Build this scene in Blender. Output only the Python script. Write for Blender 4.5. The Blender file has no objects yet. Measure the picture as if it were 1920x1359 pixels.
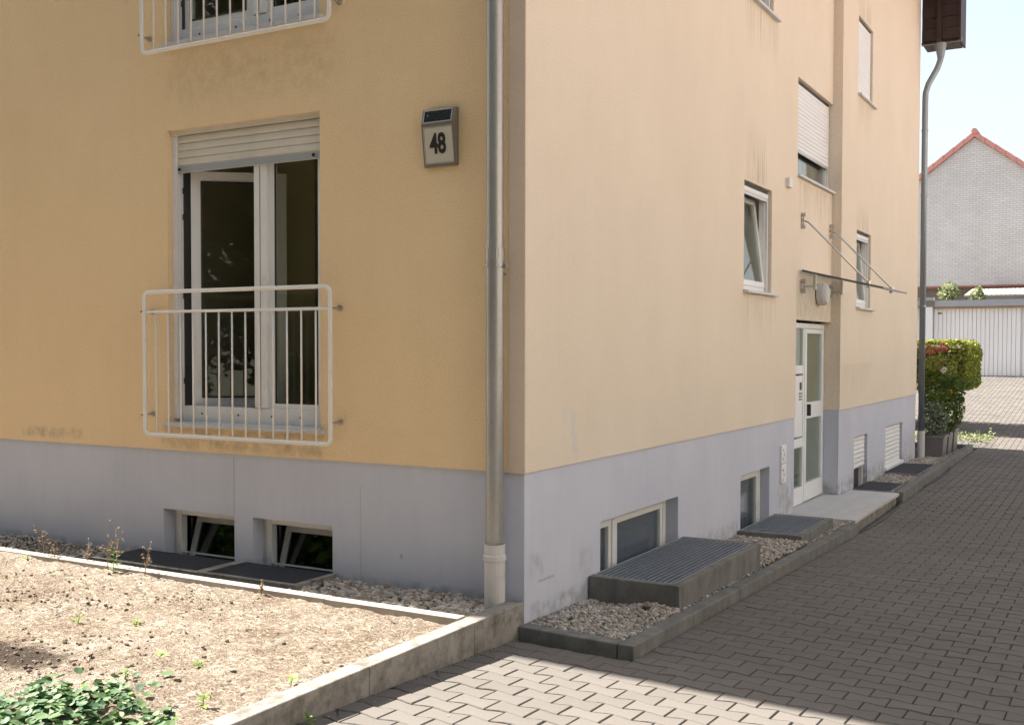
import bpy, math, random
from mathutils import Vector, Matrix, noise, Euler
random.seed(7)
rnd = random.uniform
sc = bpy.context.scene
COL = sc.collection
R = math.radians

# ------------------------------------------------------------------ camera
cam_d = bpy.data.cameras.new("camera")
cam = bpy.data.objects.new("camera", cam_d)
COL.objects.link(cam)
yaw, pitch, roll = R(29.586), R(1.6915), R(0.087)
fw = Vector((-math.sin(yaw)*math.cos(pitch), math.cos(yaw)*math.cos(pitch), -math.sin(pitch)))
r0 = Vector((math.cos(yaw), math.sin(yaw), 0)); u0 = r0.cross(fw)
cr = math.cos(roll)*r0 + math.sin(roll)*u0
cu = -math.sin(roll)*r0 + math.cos(roll)*u0
CAM = Vector((3.275, -5.937, 1.697))
cam.matrix_world = Matrix(((cr.x, cu.x, -fw.x, CAM.x), (cr.y, cu.y, -fw.y, CAM.y), (cr.z, cu.z, -fw.z, CAM.z), (0, 0, 0, 1)))
cam_d.sensor_width = 36
cam_d.lens = 36*2039/1920
cam_d.shift_y = 32/1920
cam_d.clip_end = 2000
cam_d.clip_start = 0.05
sc.camera = cam

# ------------------------------------------------------------------ light
SUN_EL, SUN_AZ = R(46), R(.45)     # the sun stands to the left (-x), a touch behind the house
to_sun = Vector((-math.cos(SUN_EL)*math.cos(SUN_AZ), math.cos(SUN_EL)*math.sin(SUN_AZ), math.sin(SUN_EL)))
sd = bpy.data.lights.new("sun", 'SUN'); sd.energy = 5.0; sd.angle = R(0.4); sd.color = (1.0, 0.95, 0.87)
so = bpy.data.objects.new("sun", sd); COL.objects.link(so)
so.rotation_euler = to_sun.to_track_quat('Z', 'Y').to_euler()
w = bpy.data.worlds.new("World"); sc.world = w; w.use_nodes = True
nt = w.node_tree; nt.nodes.clear()
out = nt.nodes.new('ShaderNodeOutputWorld'); bg = nt.nodes.new('ShaderNodeBackground')
sky = nt.nodes.new('ShaderNodeTexSky'); sky.sky_type = 'NISHITA'; sky.sun_disc = False
sky.sun_elevation = SUN_EL; sky.sun_rotation = math.atan2(to_sun.x, to_sun.y)
sky.air_density = 1.0; sky.dust_density = 2.5; sky.ozone_density = 1.0
tc = nt.nodes.new('ShaderNodeTexCoord'); mp = nt.nodes.new('ShaderNodeMapping')
mp.inputs['Scale'].default_value = (1, 1, 2.6); mp.inputs['Location'].default_value = (0.35, 0.2, 0.1)
nz = nt.nodes.new('ShaderNodeTexNoise'); nz.inputs['Scale'].default_value = 3.0; nz.inputs['Detail'].default_value = 9; nz.inputs['Roughness'].default_value = 0.55
cr_ = nt.nodes.new('ShaderNodeValToRGB'); cr_.color_ramp.elements[0].position = 0.33; cr_.color_ramp.elements[1].position = 0.58
mx = nt.nodes.new('ShaderNodeMix'); mx.data_type = 'RGBA'
nt.links.new(tc.outputs['Generated'], mp.inputs[0]); nt.links.new(mp.outputs[0], nz.inputs[0])
nt.links.new(nz.outputs[0], cr_.inputs[0]); nt.links.new(cr_.outputs[0], mx.inputs[0])
nt.links.new(sky.outputs[0], mx.inputs[6]); mx.inputs[7].default_value = (2.3, 2.38, 2.5, 1)
nt.links.new(mx.outputs[2], bg.inputs[0]); bg.inputs[1].default_value = 0.097
nt.links.new(bg.outputs[0], out.inputs[0])
sc.view_settings.view_transform = 'Standard'; sc.view_settings.look = 'None'
sc.view_settings.exposure = 2.03; sc.view_settings.gamma = 1.0; sc.view_settings.use_curve_mapping = False

# ------------------------------------------------------------------ helpers
WM = {}
def tag(o, label=None, cat=None, group=None, kind=None):
    if label: o['label'] = label
    if cat: o['category'] = cat
    if group: o['group'] = group
    if kind: o['kind'] = kind
    return o
def place(o, M, parent=None):
    COL.objects.link(o)
    o.matrix_basis = M
    if parent:
        o.parent = parent
        o.matrix_parent_inverse = WM[parent.name].inverted()
    WM[o.name] = M.copy()
    return o
def empty(name, loc, **k):
    o = bpy.data.objects.new(name, None); o.empty_display_size = 0.1
    place(o, Matrix.Translation(loc)); return tag(o, **k)
def inst(name, mesh, loc, parent=None, rot=None, scale=None):
    M = Matrix.Translation(loc)
    if rot: M = M @ Euler(rot).to_matrix().to_4x4()
    if scale: M = M @ Matrix.Diagonal((*scale, 1))
    return place(bpy.data.objects.new(name, mesh), M, parent)
def copy_tree(root, delta, **k):
    """copy a thing and its parts and sub-parts, moved by delta"""
    T = Matrix.Translation(delta)
    def rec(o, p):
        c = o.copy(); COL.objects.link(c)
        if p is None: c.matrix_basis = T @ o.matrix_basis
        else:
            inv = o.matrix_parent_inverse.copy(); c.parent = p; c.matrix_parent_inverse = inv
        WM[c.name] = T @ WM[o.name]
        for ch in list(o.children): rec(ch, c)
        return c
    return tag(rec(root, None), **k)

class MB:
    def __init__(s): s.v = []; s.f = []
    def quad(s, *p):
        n = len(s.v); s.v += [tuple(q) for q in p]; s.f.append(tuple(range(n, n+len(p)))); return s
    def box(s, x0, x1, y0, y1, z0, z1):
        n = len(s.v)
        s.v += [(x0,y0,z0),(x1,y0,z0),(x1,y1,z0),(x0,y1,z0),(x0,y0,z1),(x1,y0,z1),(x1,y1,z1),(x0,y1,z1)]
        s.f += [tuple(n+i for i in q) for q in ((0,3,2,1),(4,5,6,7),(0,1,5,4),(1,2,6,5),(2,3,7,6),(3,0,4,7))]
        return s
    def hexa(s, pts):      # 8 points: bottom loop, top loop
        n = len(s.v); s.v += [tuple(p) for p in pts]
        s.f += [tuple(n+i for i in q) for q in ((0,3,2,1),(4,5,6,7),(0,1,5,4),(1,2,6,5),(2,3,7,6),(3,0,4,7))]
        return s
    def prism(s, base, vec):
        n = len(s.v); m = len(base); vec = Vector(vec)
        s.v += [tuple(p) for p in base] + [tuple(Vector(p)+vec) for p in base]
        s.f.append(tuple(n+i for i in range(m-1, -1, -1))); s.f.append(tuple(n+m+i for i in range(m)))
        for i in range(m): s.f.append((n+i, n+(i+1) % m, n+m+(i+1) % m, n+m+i))
        return s
    def tube(s, path, r, n=10, closed=False, cap=True):
        path = [Vector(p) for p in path]; m = len(path); rings = []
        prev = None
        for i, p in enumerate(path):
            if closed: t = path[(i+1) % m]-path[i-1]
            else: t = path[min(i+1, m-1)]-path[max(i-1, 0)]
            t.normalize()
            if prev is None:
                a = Vector((0, 0, 1)) if abs(t.z) < .9 else Vector((1, 0, 0))
                e1 = t.cross(a).normalized()
            else:
                e1 = (prev - t*prev.dot(t)).normalized()
            prev = e1; e2 = t.cross(e1)
            rr = r[i] if isinstance(r, (list, tuple)) else r
            rings.append(len(s.v))
            for k in range(n):
                a = 2*math.pi*k/n
                s.v.append(tuple(p + e1*rr*math.cos(a) + e2*rr*math.sin(a)))
        for i in range(m if closed else m-1):
            a, b = rings[i], rings[(i+1) % m]
            for k in range(n):
                s.f.append((a+k, a+(k+1) % n, b+(k+1) % n, b+k))
        if not closed and cap:
            s.f.append(tuple(rings[0]+k for k in range(n-1, -1, -1)))
            s.f.append(tuple(rings[-1]+k for k in range(n)))
        return s
    def mesh(s, name, mat, smooth=False):
        me = bpy.data.meshes.new(name); me.from_pydata(s.v, [], s.f)
        if mat: me.materials.append(mat)
        if smooth:
            me.shade_smooth()
        me.update(); return me
    def build(s, name, mat, parent=None, smooth=False, bevel=0, seg=2):
        o = bpy.data.objects.new(name, s.mesh(name, mat, smooth))
        place(o, Matrix.Identity(4), parent)
        if bevel:
            b = o.modifiers.new("bevel", 'BEVEL'); b.width = bevel; b.segments = seg; b.limit_method = 'ANGLE'; b.angle_limit = R(50)
        if smooth:
            pass
        return o

# ------------------------------------------------------------------ materials
def new_mat(name):
    m = bpy.data.materials.new(name); m.use_nodes = True
    nt = m.node_tree; b = nt.nodes['Principled BSDF']
    return m, nt, b
def N(nt, t, **k):
    n = nt.nodes.new(t)
    for a, v in k.items():
        if hasattr(n, a): setattr(n, a, v)
    return n
def noise_node(nt, vec, scale, detail=6, rough=0.6, stretch=None):
    n = nt.nodes.new('ShaderNodeTexNoise'); n.inputs['Scale'].default_value = scale
    n.inputs['Detail'].default_value = detail; n.inputs['Roughness'].default_value = rough
    if stretch:
        mp = nt.nodes.new('ShaderNodeMapping'); mp.inputs['Scale'].default_value = stretch
        nt.links.new(vec, mp.inputs[0]); nt.links.new(mp.outputs[0], n.inputs[0])
    else: nt.links.new(vec, n.inputs[0])
    return n.outputs[0]
def ramp(nt, fac, a, b, ca=(0,0,0,1), cb=(1,1,1,1)):
    r = nt.nodes.new('ShaderNodeValToRGB'); e = r.color_ramp.elements
    e[0].position = a; e[0].color = ca; e[1].position = b; e[1].color = cb
    nt.links.new(fac, r.inputs[0]); return r.outputs[0]
def mixc(nt, fac, a, b, mode='MIX'):
    m = nt.nodes.new('ShaderNodeMix'); m.data_type = 'RGBA'; m.blend_type = mode
    for s, v in ((0, fac), (6, a), (7, b)):
        if isinstance(v, (int, float)): m.inputs[s].default_value = v
        elif isinstance(v, tuple): m.inputs[s].default_value = (*v[:3], 1)
        else: nt.links.new(v, m.inputs[s])
    return m.outputs[2]
def math_n(nt, op, a, b=0.0, clamp=False):
    m = nt.nodes.new('ShaderNodeMath'); m.operation = op; m.use_clamp = clamp
    for i, v in enumerate((a, b)):
        if isinstance(v, (int, float)): m.inputs[i].default_value = v
        else: nt.links.new(v, m.inputs[i])
    return m.outputs[0]
def bump(nt, b, height, strength, dist=0.01):
    n = nt.nodes.new('ShaderNodeBump'); n.inputs['Strength'].default_value = strength; n.inputs['Distance'].default_value = dist
    nt.links.new(height, n.inputs['Height']); nt.links.new(n.outputs[0], b.inputs['Normal']); return n
def mat(name, col, rough=0.7, metal=0.0, var=0.12, vs=3.0, fine=0.06, fs=60, bs=0, bstr=0.3, bdist=0.004, dirt=None, dirt_s=2.0, island=0.0, spec=0.5, stretch=None, dirt_lo=0.5, dirt_hi=0.75):
    m, nt, b = new_mat(name)
    vec = N(nt, 'ShaderNodeTexCoord').outputs['Object']
    lo = tuple(c*(1-var) for c in col); hi = tuple(min(1, c*(1+var)) for c in col)
    c = mixc(nt, ramp(nt, noise_node(nt, vec, vs, 5, stretch=stretch), 0.3, 0.7), lo, hi)
    if fine:
        f = noise_node(nt, vec, fs, 4, 0.7)
        c = mixc(nt, 1.0, c, ramp(nt, f, 0.25, 0.75, (1-fine*2,)*3+(1,), (1,1,1,1)), 'MULTIPLY')
    if dirt:
        d = ramp(nt, noise_node(nt, vec, dirt_s, 8, 0.65), dirt_lo, dirt_hi)
        c = mixc(nt, d, c, dirt)
    if island:
        g = N(nt, 'ShaderNodeNewGeometry').outputs['Random Per Island']; oi = N(nt, 'ShaderNodeObjectInfo').outputs['Random']
        k = math_n(nt, 'FRACT', math_n(nt, 'ADD', g, oi))
        c = mixc(nt, 1.0, c, ramp(nt, k, 0, 1, (1-island,)*3+(1,), (1,1,1,1)), 'MULTIPLY')
    nt.links.new(c, b.inputs['Base Color'])
    b.inputs['Roughness'].default_value = rough; b.inputs['Metallic'].default_value = metal
    b.inputs['Specular IOR Level'].default_value = spec
    if bs: bump(nt, b, noise_node(nt, vec, bs, 5, 0.65), bstr, bdist)
    return m

def stain_shade_mask(nt, vec, boxes, nscale=30):
    """boxes: (axis, u0,u1,z0,z1, soft, strength, streaky) in metres on the wall"""
    sep = N(nt, 'ShaderNodeSeparateXYZ'); nt.links.new(vec, sep.inputs[0])
    st = ramp(nt, noise_node(nt, vec, nscale, 3, 0.6, (1, 1, 0.045)), 0.42, 0.68)
    bl = ramp(nt, noise_node(nt, vec, 9, 6, 0.65), 0.40, 0.62)
    tot = None
    def sm(x, a, b):
        n = nt.nodes.new('ShaderNodeMapRange'); n.interpolation_type = 'SMOOTHSTEP'
        nt.links.new(x, n.inputs[0]); n.inputs[1].default_value = a; n.inputs[2].default_value = b; return n.outputs[0]
    for (ax, u0, u1, z0, z1, soft, strength, streak) in boxes:
        U = sep.outputs[0 if ax == 'A' else 1]; Zz = sep.outputs[2]
        m = math_n(nt, 'MULTIPLY', sm(U, u0-soft*.5, u0+soft*.5), sm(U, u1+soft*.5, u1-soft*.5))
        if streak == 1: zz = math_n(nt, 'MULTIPLY', sm(Zz, z0-.005, z0+.02), sm(Zz, z1, z0+(z1-z0)*.1))
        elif streak == -1: zz = math_n(nt, 'MULTIPLY', sm(Zz, z0, z1-(z1-z0)*.1), sm(Zz, z1+.005, z1-.02))
        else: zz = math_n(nt, 'MULTIPLY', sm(Zz, z0-soft*.5, z0+soft*.5), sm(Zz, z1+soft*.5, z1-soft*.5))
        m = math_n(nt, 'MULTIPLY', m, zz)
        m = math_n(nt, 'MULTIPLY', m, st if streak in (1, -1) else (bl if streak == 2 else 1.0))
        off = sep.outputs[1 if ax == 'A' else 0]      # only on that wall, not the other
        m = math_n(nt, 'MULTIPLY', m, sm(off, -0.3, -0.22) if ax == 'B' else sm(off, 0.3, 0.22))
        m = math_n(nt, 'MULTIPLY', m, strength)
        tot = m if tot is None else math_n(nt, 'MAXIMUM', tot, m)
    return tot

def render_mat(nm, ca, cb):
    m, nt, b = new_mat(nm)
    vec = N(nt, 'ShaderNodeTexCoord').outputs['Object']
    c = mixc(nt, ramp(nt, noise_node(nt, vec, 0.9, 5), 0.3, 0.7), ca, cb)
    c = mixc(nt, 1.0, c, ramp(nt, noise_node(nt, vec, 110, 3, 0.6), 0.35, 0.62, (0.84, 0.83, 0.81, 1), (1, 1, 1, 1)), 'MULTIPLY')
    c = mixc(nt, 1.0, c, ramp(nt, noise_node(nt, vec, 7, 5, 0.6, (1, 1, 0.12)), 0.45, 0.75, (1, 1, 1, 1), (0.985, 0.98, 0.975, 1)), 'MULTIPLY')
    dark = stain_shade_mask(nt, vec, [('B', 4.5, 5.1, 3.34, 4.1, .2, .6, 1), ('B', 8.9, 9.7, 3.28, 3.75, .2, .55, 1), ('B', 8.9, 9.7, 6.1, 6.6, .2, .45, 1),
                                ('B', 6.4, 8.0, 2.03, 2.5, .1, .22, 2), ('B', 8.1, 9.9, 0.9, 1.5, .5, .35, -1), ('B', 4.4, 5.5, 1.6, 2.24, .2, .35, -1),  # first box: shade painted on the wall under the canopy
                                ('B', 8.9, 9.8, 4.3, 5.03, .2, .4, -1), ('B', 6.5, 8.1, 3.0, 3.6, .2, .4, -1), ('B', 4.4, 5.5, 4.5, 5.18, .2, .45, -1),
                                ('B', 6.36, 6.62, 2.05, 3.0, .05, .4, 1),
                                ('A', -3.2, -1.6, .93, 1.09, .1, .55, 2), ('A', -3.1, -1.5, 3.5, 3.9, .3, .22, 2), ('A', -4.85, -4.1, .95, 1.03, .05, .5, 2)])
    c = mixc(nt, dark, c, (0.27, 0.22, 0.16))
    smear = stain_shade_mask(nt, vec, [('B', .52, .66, 1.225, 1.275, .06, .55, 2), ('B', .64, .70, 1.08, 1.26, .05, .55, 0), ('B', .66, .73, .98, 1.12, .05, .45, 0), ('B', .70, .75, .92, 1.02, .05, .35, 0)])
    c = mixc(nt, smear, c, (0.56, 0.56, 0.57))
    nt.links.new(c, b.inputs['Base Color']); b.inputs['Roughness'].default_value = 0.92; b.inputs['Specular IOR Level'].default_value = 0.2
    h = math_n(nt, 'ADD', noise_node(nt, vec, 190, 3, 0.6), math_n(nt, 'MULTIPLY', noise_node(nt, vec, 85, 3, 0.6), 1.0))
    bump(nt, b, h, 0.7, 0.005)
    return m
def plinth_mat():
    m, nt, b = new_mat('grey plinth paint')
    vec = N(nt, 'ShaderNodeTexCoord').outputs['Object']
    c = mixc(nt, ramp(nt, noise_node(nt, vec, 1.3, 6), 0.3, 0.7), (0.475, 0.49, 0.56), (0.525, 0.54, 0.61))
    c = mixc(nt, 1.0, c, ramp(nt, noise_node(nt, vec, 14, 5, 0.6, (1, 1, 0.15)), 0.45, 0.8, (1, 1, 1, 1), (0.95, 0.95, 0.95, 1)), 'MULTIPLY')
    dark = stain_shade_mask(nt, vec, [('B', .08, .30, .24, .38, .08, .35, 2), ('B', .1, 1.1, -.05, .06, .06, .55, 2), ('B', .2, .42, .185, .20, .012, .5, 0), ('B', .8, 1.0, .08, .30, .08, .25, 2),
                                ('B', 5.7, 6.3, -.2, .2, .2, .55, 2), ('B', 2.8, 4.3, -.2, 0.02, .1, .5, 2), ('B', 8.0, 13.6, -.3, .0, .15, .7, 2), ('B', 12.6, 13.6, -.3, .3, .3, .4, 2),
                                ('B', 8.1, 8.8, -.2, .9, .3, .3, -1), 
                                ('A', -2.468, -2.458, .46, .88, .006, .5, 0), ('A', -1.30, -1.293, .1, .75, .005, .35, 0),
                                ('A', -9, -.1, .05, .13, .05, .5, 2), ('A', -.965, -.945, .28, .31, .012, .6, 0)], 22)
    c = mixc(nt, dark, c, (0.22, 0.21, 0.18))
    nt.links.new(c, b.inputs['Base Color']); b.inputs['Roughness'].default_value = 0.85; b.inputs['Specular IOR Level'].default_value = 0.25
    bump(nt, b, math_n(nt, 'ADD', noise_node(nt, vec, 150, 3), noise_node(nt, vec, 18, 4)), 0.25, 0.004)
    return m
M_render = render_mat('cream yellow render', (0.745, 0.64, 0.52), (0.79, 0.685, 0.56)); M_front = render_mat('warm bounce tinted render', (0.81, 0.61, 0.37), (0.85, 0.65, 0.405)); M_plinth = plinth_mat()  # same paint; the front copy has warm bounce light tinted into its colour
M_strip = mat('beige corner render', (0.70, 0.57, 0.455), 0.92, var=.05, fine=.08, fs=110, bs=120, bstr=.5, bdist=.005, spec=.2)
M_white = mat('white pvc', (0.70, 0.70, 0.69), 0.35, var=.03, vs=2, fine=.02, dirt=(0.5, 0.48, 0.43), dirt_s=6, dirt_lo=.55, dirt_hi=.95)
M_rail = mat('white powder coat', (0.72, 0.70, 0.67), 0.4, var=.04, fine=.03, dirt=(0.5, 0.46, 0.4), dirt_s=14, dirt_lo=.6, dirt_hi=.9)
M_slat = mat('cream shutter slats', (0.60, 0.57, 0.50), 0.5, var=.05, fine=.03, dirt=(.42, .38, .30), dirt_s=5, dirt_lo=.5, dirt_hi=1)
M_slatw = mat('white shutter slats', (0.74, 0.735, 0.74), 0.5, var=.03, fine=.03)
M_alu = mat('grey aluminium', (0.50, 0.51, 0.52), 0.4, 0.6, var=.05, fine=.04)
M_doorw = mat('white door aluminium', (0.72, 0.73, 0.74), 0.35, var=.03, fine=.02)
M_sill = mat('light stone sill', (0.60, 0.59, 0.58), 0.6, var=.08, vs=8, fine=.08, fs=120)
M_edge = mat('dark green glass edge', (0.07, 0.085, 0.08), 0.3, var=.05, fine=0)
M_black = mat('black plastic', (0.02, 0.02, 0.022), 0.4, var=.05, fine=0)
M_gasket = mat('dark gasket', (0.03, 0.03, 0.03), 0.6, var=.05, fine=0)
M_zinc = mat('weathered zinc', (0.37, 0.365, 0.35), 0.38, 0.45, var=.15, vs=5, fine=.08, fs=40, stretch=(1, 1, .25), dirt=(0.33, 0.29, 0.22), dirt_s=3, dirt_lo=.5, dirt_hi=.9)
M_zinc2 = mat('blue grey zinc', (0.26, 0.30, 0.34), 0.4, 0.5, var=.12, vs=3, fine=.06, stretch=(1, 1, .25))
M_pipe = mat('painted base pipe', (0.55, 0.53, 0.52), 0.55, var=.06, fine=.04, dirt=(.38, .35, .3), dirt_s=7, dirt_lo=.55, dirt_hi=.85)
M_conc = mat('weathered kerb concrete', (0.30, 0.275, 0.245), 0.92, var=.22, vs=4, stretch=(1, 1, .3), fine=.14, fs=90, bs=80, bstr=.5, bdist=.004, dirt=(0.10, 0.09, 0.07), dirt_s=9, dirt_lo=.46, dirt_hi=.72, spec=.2)
M_concd = mat('mossy dark concrete', (0.205, 0.20, 0.185), 0.92, var=.24, vs=7, stretch=(1, 1, .35), fine=.16, fs=90, bs=80, bstr=.5, bdist=.004, dirt=(0.11, 0.11, 0.09), dirt_s=8, dirt_lo=.45, dirt_hi=.8, spec=.2)
M_concl = mat('light kerb concrete', (0.42, 0.375, 0.325), 0.92, var=.12, vs=4, fine=.10, fs=120, bs=120, bstr=.35, bdist=.003, dirt=(.42, .36, .28), dirt_s=7, dirt_lo=.58, dirt_hi=.8, spec=.2)
M_slab = mat('pale step slab', (0.50, 0.49, 0.48), 0.7, var=.07, vs=6, fine=.06, fs=150, stretch=(1, .15, 1), dirt=(.36, .35, .33), dirt_s=3, dirt_lo=.5, dirt_hi=.9)
M_steel = mat('galvanised grating', (0.21, 0.235, 0.275), 0.5, 0.2, var=.15, vs=12, fine=.05)
M_steelr = mat('galvanised rim', (0.42, 0.43, 0.44), 0.5, 0.6, var=.1, vs=12, fine=.05)
M_steeld = mat('dark grating mat', (0.085, 0.09, 0.105), 0.6, 0.2, var=.1, vs=12, fine=.05)
M_inox = mat('stainless steel', (0.50, 0.48, 0.45), 0.3, 0.9, var=.05, fine=0)
M_pit = mat('pit concrete', (0.12, 0.12, 0.115), 0.9, var=.2, fine=.1)
M_room = mat('room plaster', (0.55, 0.46, 0.34), 0.9, var=.03, fine=0)
M_roomw = mat('inner wall plaster', (0.62, 0.56, 0.46), 0.9, var=.03, fine=0)
M_curtb = mat('beige room wall', (0.50, 0.43, 0.31), 0.9, var=.05, fine=0)
M_curt = mat('grey net curtain', (0.36, 0.36, 0.36), 0.9, var=.05, fine=0)
M_blind = mat('blue grey pleated blind', (0.36, 0.385, 0.43), 0.8, var=.05, fine=.03, fs=200)
M_frost = mat('greenish frosted glass', (0.27, 0.31, 0.26), 0.25, var=.08, vs=3, fine=0, spec=.7)
M_sand = mat('joint sand', (0.12, 0.10, 0.08), 0.95, var=.25, vs=6, fine=.15, fs=150, dirt=(.045, .055, .025), dirt_s=2.5, dirt_lo=.5, dirt_hi=.8)
M_paver = mat('concrete paver', (0.168, 0.151, 0.135), 0.9, var=.09, vs=0.9, fine=.13, fs=260, bs=220, bstr=.45, bdist=.002, island=.11, spec=.25, dirt=(.148, .131, .112), dirt_s=1.6, dirt_lo=.5, dirt_hi=.8)
def pebble_mat():
    m, nt, b = new_mat('mixed pebbles'); vec = N(nt, 'ShaderNodeTexCoord').outputs['Object']
    rp = nt.nodes.new('ShaderNodeValToRGB'); e = rp.color_ramp.elements; rp.color_ramp.interpolation = 'CONSTANT'
    cols = [(.44, .41, .36), (.33, .30, .26), (.48, .46, .42), (.36, .30, .23), (.24, .22, .20), (.43, .39, .33), (.52, .49, .45), (.30, .23, .18), (.29, .28, .26), (.45, .40, .34)]
    e[0].color = (*cols[0], 1); e[0].position = 0; e[1].position = .1; e[1].color = (*cols[1], 1)
    for i, c in enumerate(cols[2:]): x = e.new(.1*(i+2)); x.color = (*c, 1)
    nt.links.new(N(nt, 'ShaderNodeNewGeometry').outputs['Random Per Island'], rp.inputs[0])
    c = mixc(nt, 1.0, rp.outputs[0], ramp(nt, noise_node(nt, vec, 90, 4, .7), .3, .7, (.75, .73, .70, 1), (1, 1, 1, 1)), 'MULTIPLY')
    nt.links.new(c, b.inputs['Base Color']); b.inputs['Roughness'].default_value = .8; b.inputs['Specular IOR Level'].default_value = .3
    return m
M_peb = pebble_mat()
M_bed = mat('bed earth', (0.10, 0.085, 0.065), 0.95, var=.3, vs=20, fine=.2, fs=80)
M_brown = mat('brown stained timber', (0.035, 0.017, 0.013), 0.6, var=.2, vs=5, fine=.1)
M_tile = mat('red roof tiles', (0.33, 0.12, 0.085), 0.75, var=.15, vs=3, fine=.05)
M_tiledark = mat('brown roof covering', (0.10, 0.055, 0.045), 0.8, var=.15, vs=3, fine=.05)
M_verge = mat('salmon verge tiles', (0.60, 0.26, 0.21), 0.7, var=.1, vs=3, fine=.05)
M_pot = mat('taupe plastic planter', (0.17, 0.155, 0.155), 0.5, var=.05, fine=.03)
M_gwhite = mat('white garage metal', (0.80, 0.81, 0.83), 0.45, var=.03, vs=1, fine=.02)
M_gfas = mat('grey zinc fascia', (0.36, 0.38, 0.42), 0.5, 0.2, var=.06, fine=.03)
M_wood = mat('tan wood', (0.42, 0.25, 0.14), 0.7, var=.1, fine=.05)
M_bark = mat('bark', (0.10, 0.075, 0.05), 0.9, var=.25, vs=12, fine=.1, stretch=(1, 1, .2))
M_clod = mat('dark soil clods', (0.25, 0.19, 0.145), 0.95, var=.3, vs=20, fine=.15, fs=100, island=.5)
M_straw = mat('dry straw', (0.55, 0.48, 0.385), 0.8, var=.15, vs=9, fine=0, island=.4)
M_dry = mat('dry weed stalks', (0.33, 0.235, 0.15), 0.85, var=.2, vs=9, fine=0, island=.3)
M_cream = mat('cream lamp face', (0.50, 0.47, 0.39), 0.5, var=.04, fine=.03)
M_taupe = mat('bronze grey lamp case', (0.22, 0.19, 0.155), 0.4, .3, var=.06, fine=.04)
M_solar = mat('solar cell', (0.015, 0.016, 0.02), 0.25, var=.3, vs=60, fine=0)
M_lampw = mat('opal lamp cover', (0.66, 0.63, 0.61), 0.35, var=.03, fine=.02)

def leaf_mat(name, a, b_, trans=.25, island=.45):
    m, nt, b = new_mat(name)
    g = N(nt, 'ShaderNodeNewGeometry').outputs['Random Per Island']; oi = N(nt, 'ShaderNodeObjectInfo').outputs['Random']
    k = math_n(nt, 'FRACT', math_n(nt, 'ADD', g, oi))
    c = mixc(nt, k, a, b_)
    nt.links.new(c, b.inputs['Base Color']); b.inputs['Roughness'].default_value = .6; b.inputs['Specular IOR Level'].default_value = .25
    t = N(nt, 'ShaderNodeBsdfTranslucent'); nt.links.new(c, t.inputs[0])
    ms = N(nt, 'ShaderNodeMixShader'); ms.inputs[0].default_value = trans
    nt.links.new(b.outputs[0], ms.inputs[1]); nt.links.new(t.outputs[0], ms.inputs[2])
    nt.links.new(ms.outputs[0], nt.nodes['Material Output'].inputs[0])
    return m
M_leaf = leaf_mat('tree leaves', (0.035, 0.075, 0.015), (0.09, 0.15, 0.03))
M_hedge = leaf_mat('clipped hedge leaves', (0.10, 0.15, 0.025), (0.34, 0.34, 0.06), .3)
M_shrub = leaf_mat('shrub leaves', (0.05, 0.10, 0.02), (0.16, 0.21, 0.04), .3)
M_pgreen = leaf_mat('pale green leaves', (0.16, 0.20, 0.09), (0.36, 0.38, 0.20), .3)
M_silver = leaf_mat('silvery shrub leaves', (0.10, 0.15, 0.09), (0.30, 0.34, 0.27), .2)
M_red = leaf_mat('red blossoms', (0.50, 0.09, 0.07), (0.62, 0.22, 0.16), .2)
M_pale = leaf_mat('pale blossoms', (0.80, 0.66, 0.60), (0.80, 0.80, 0.78), .2)
M_orange = leaf_mat('orange blossoms', (0.75, 0.25, 0.04), (0.8, 0.35, 0.05), .2)
M_weed = leaf_mat('bright weed leaves', (0.14, 0.26, 0.04), (0.28, 0.42, 0.08), .35)
M_ivy = leaf_mat('dark ground cover leaves', (0.04, 0.10, 0.045), (0.13, 0.21, 0.08), .2)
M_ivyv = leaf_mat('cream edged ground cover leaves', (0.30, 0.38, 0.20), (0.50, 0.52, 0.36), .2)

def glass_mat(name, tint=(0.55, 0.6, 0.57), refl=0.0, rough=0.0):
    m, nt, b = new_mat(name); nt.nodes.remove(b)
    tr = N(nt, 'ShaderNodeBsdfTransparent'); tr.inputs[0].default_value = (*tint, 1)
    gl = N(nt, 'ShaderNodeBsdfGlossy'); gl.inputs['Roughness'].default_value = rough; gl.inputs[0].default_value = (.95, .97, .96, 1)
    fr = N(nt, 'ShaderNodeLayerWeight'); fr.inputs[0].default_value = .5
    k = math_n(nt, 'ADD', math_n(nt, 'MULTIPLY', math_n(nt, 'POWER', fr.outputs['Facing'], 4.5),   .85), .035+refl, True)
    ms = N(nt, 'ShaderNodeMixShader'); nt.links.new(k, ms.inputs[0]); nt.links.new(tr.outputs[0], ms.inputs[1]); nt.links.new(gl.outputs[0], ms.inputs[2])
    nt.links.new(ms.outputs[0], nt.nodes['Material Output'].inputs[0]); return m
M_glass = glass_mat('window glass', (.85, .87, .82))
M_glassc = glass_mat('clear basement glass', (.78, .80, .82))
M_glassd = glass_mat('basement glass', (.35, .38, .38), .06)
M_cglass = glass_mat('canopy glass', (.88, .90, .88), .02)

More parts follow.
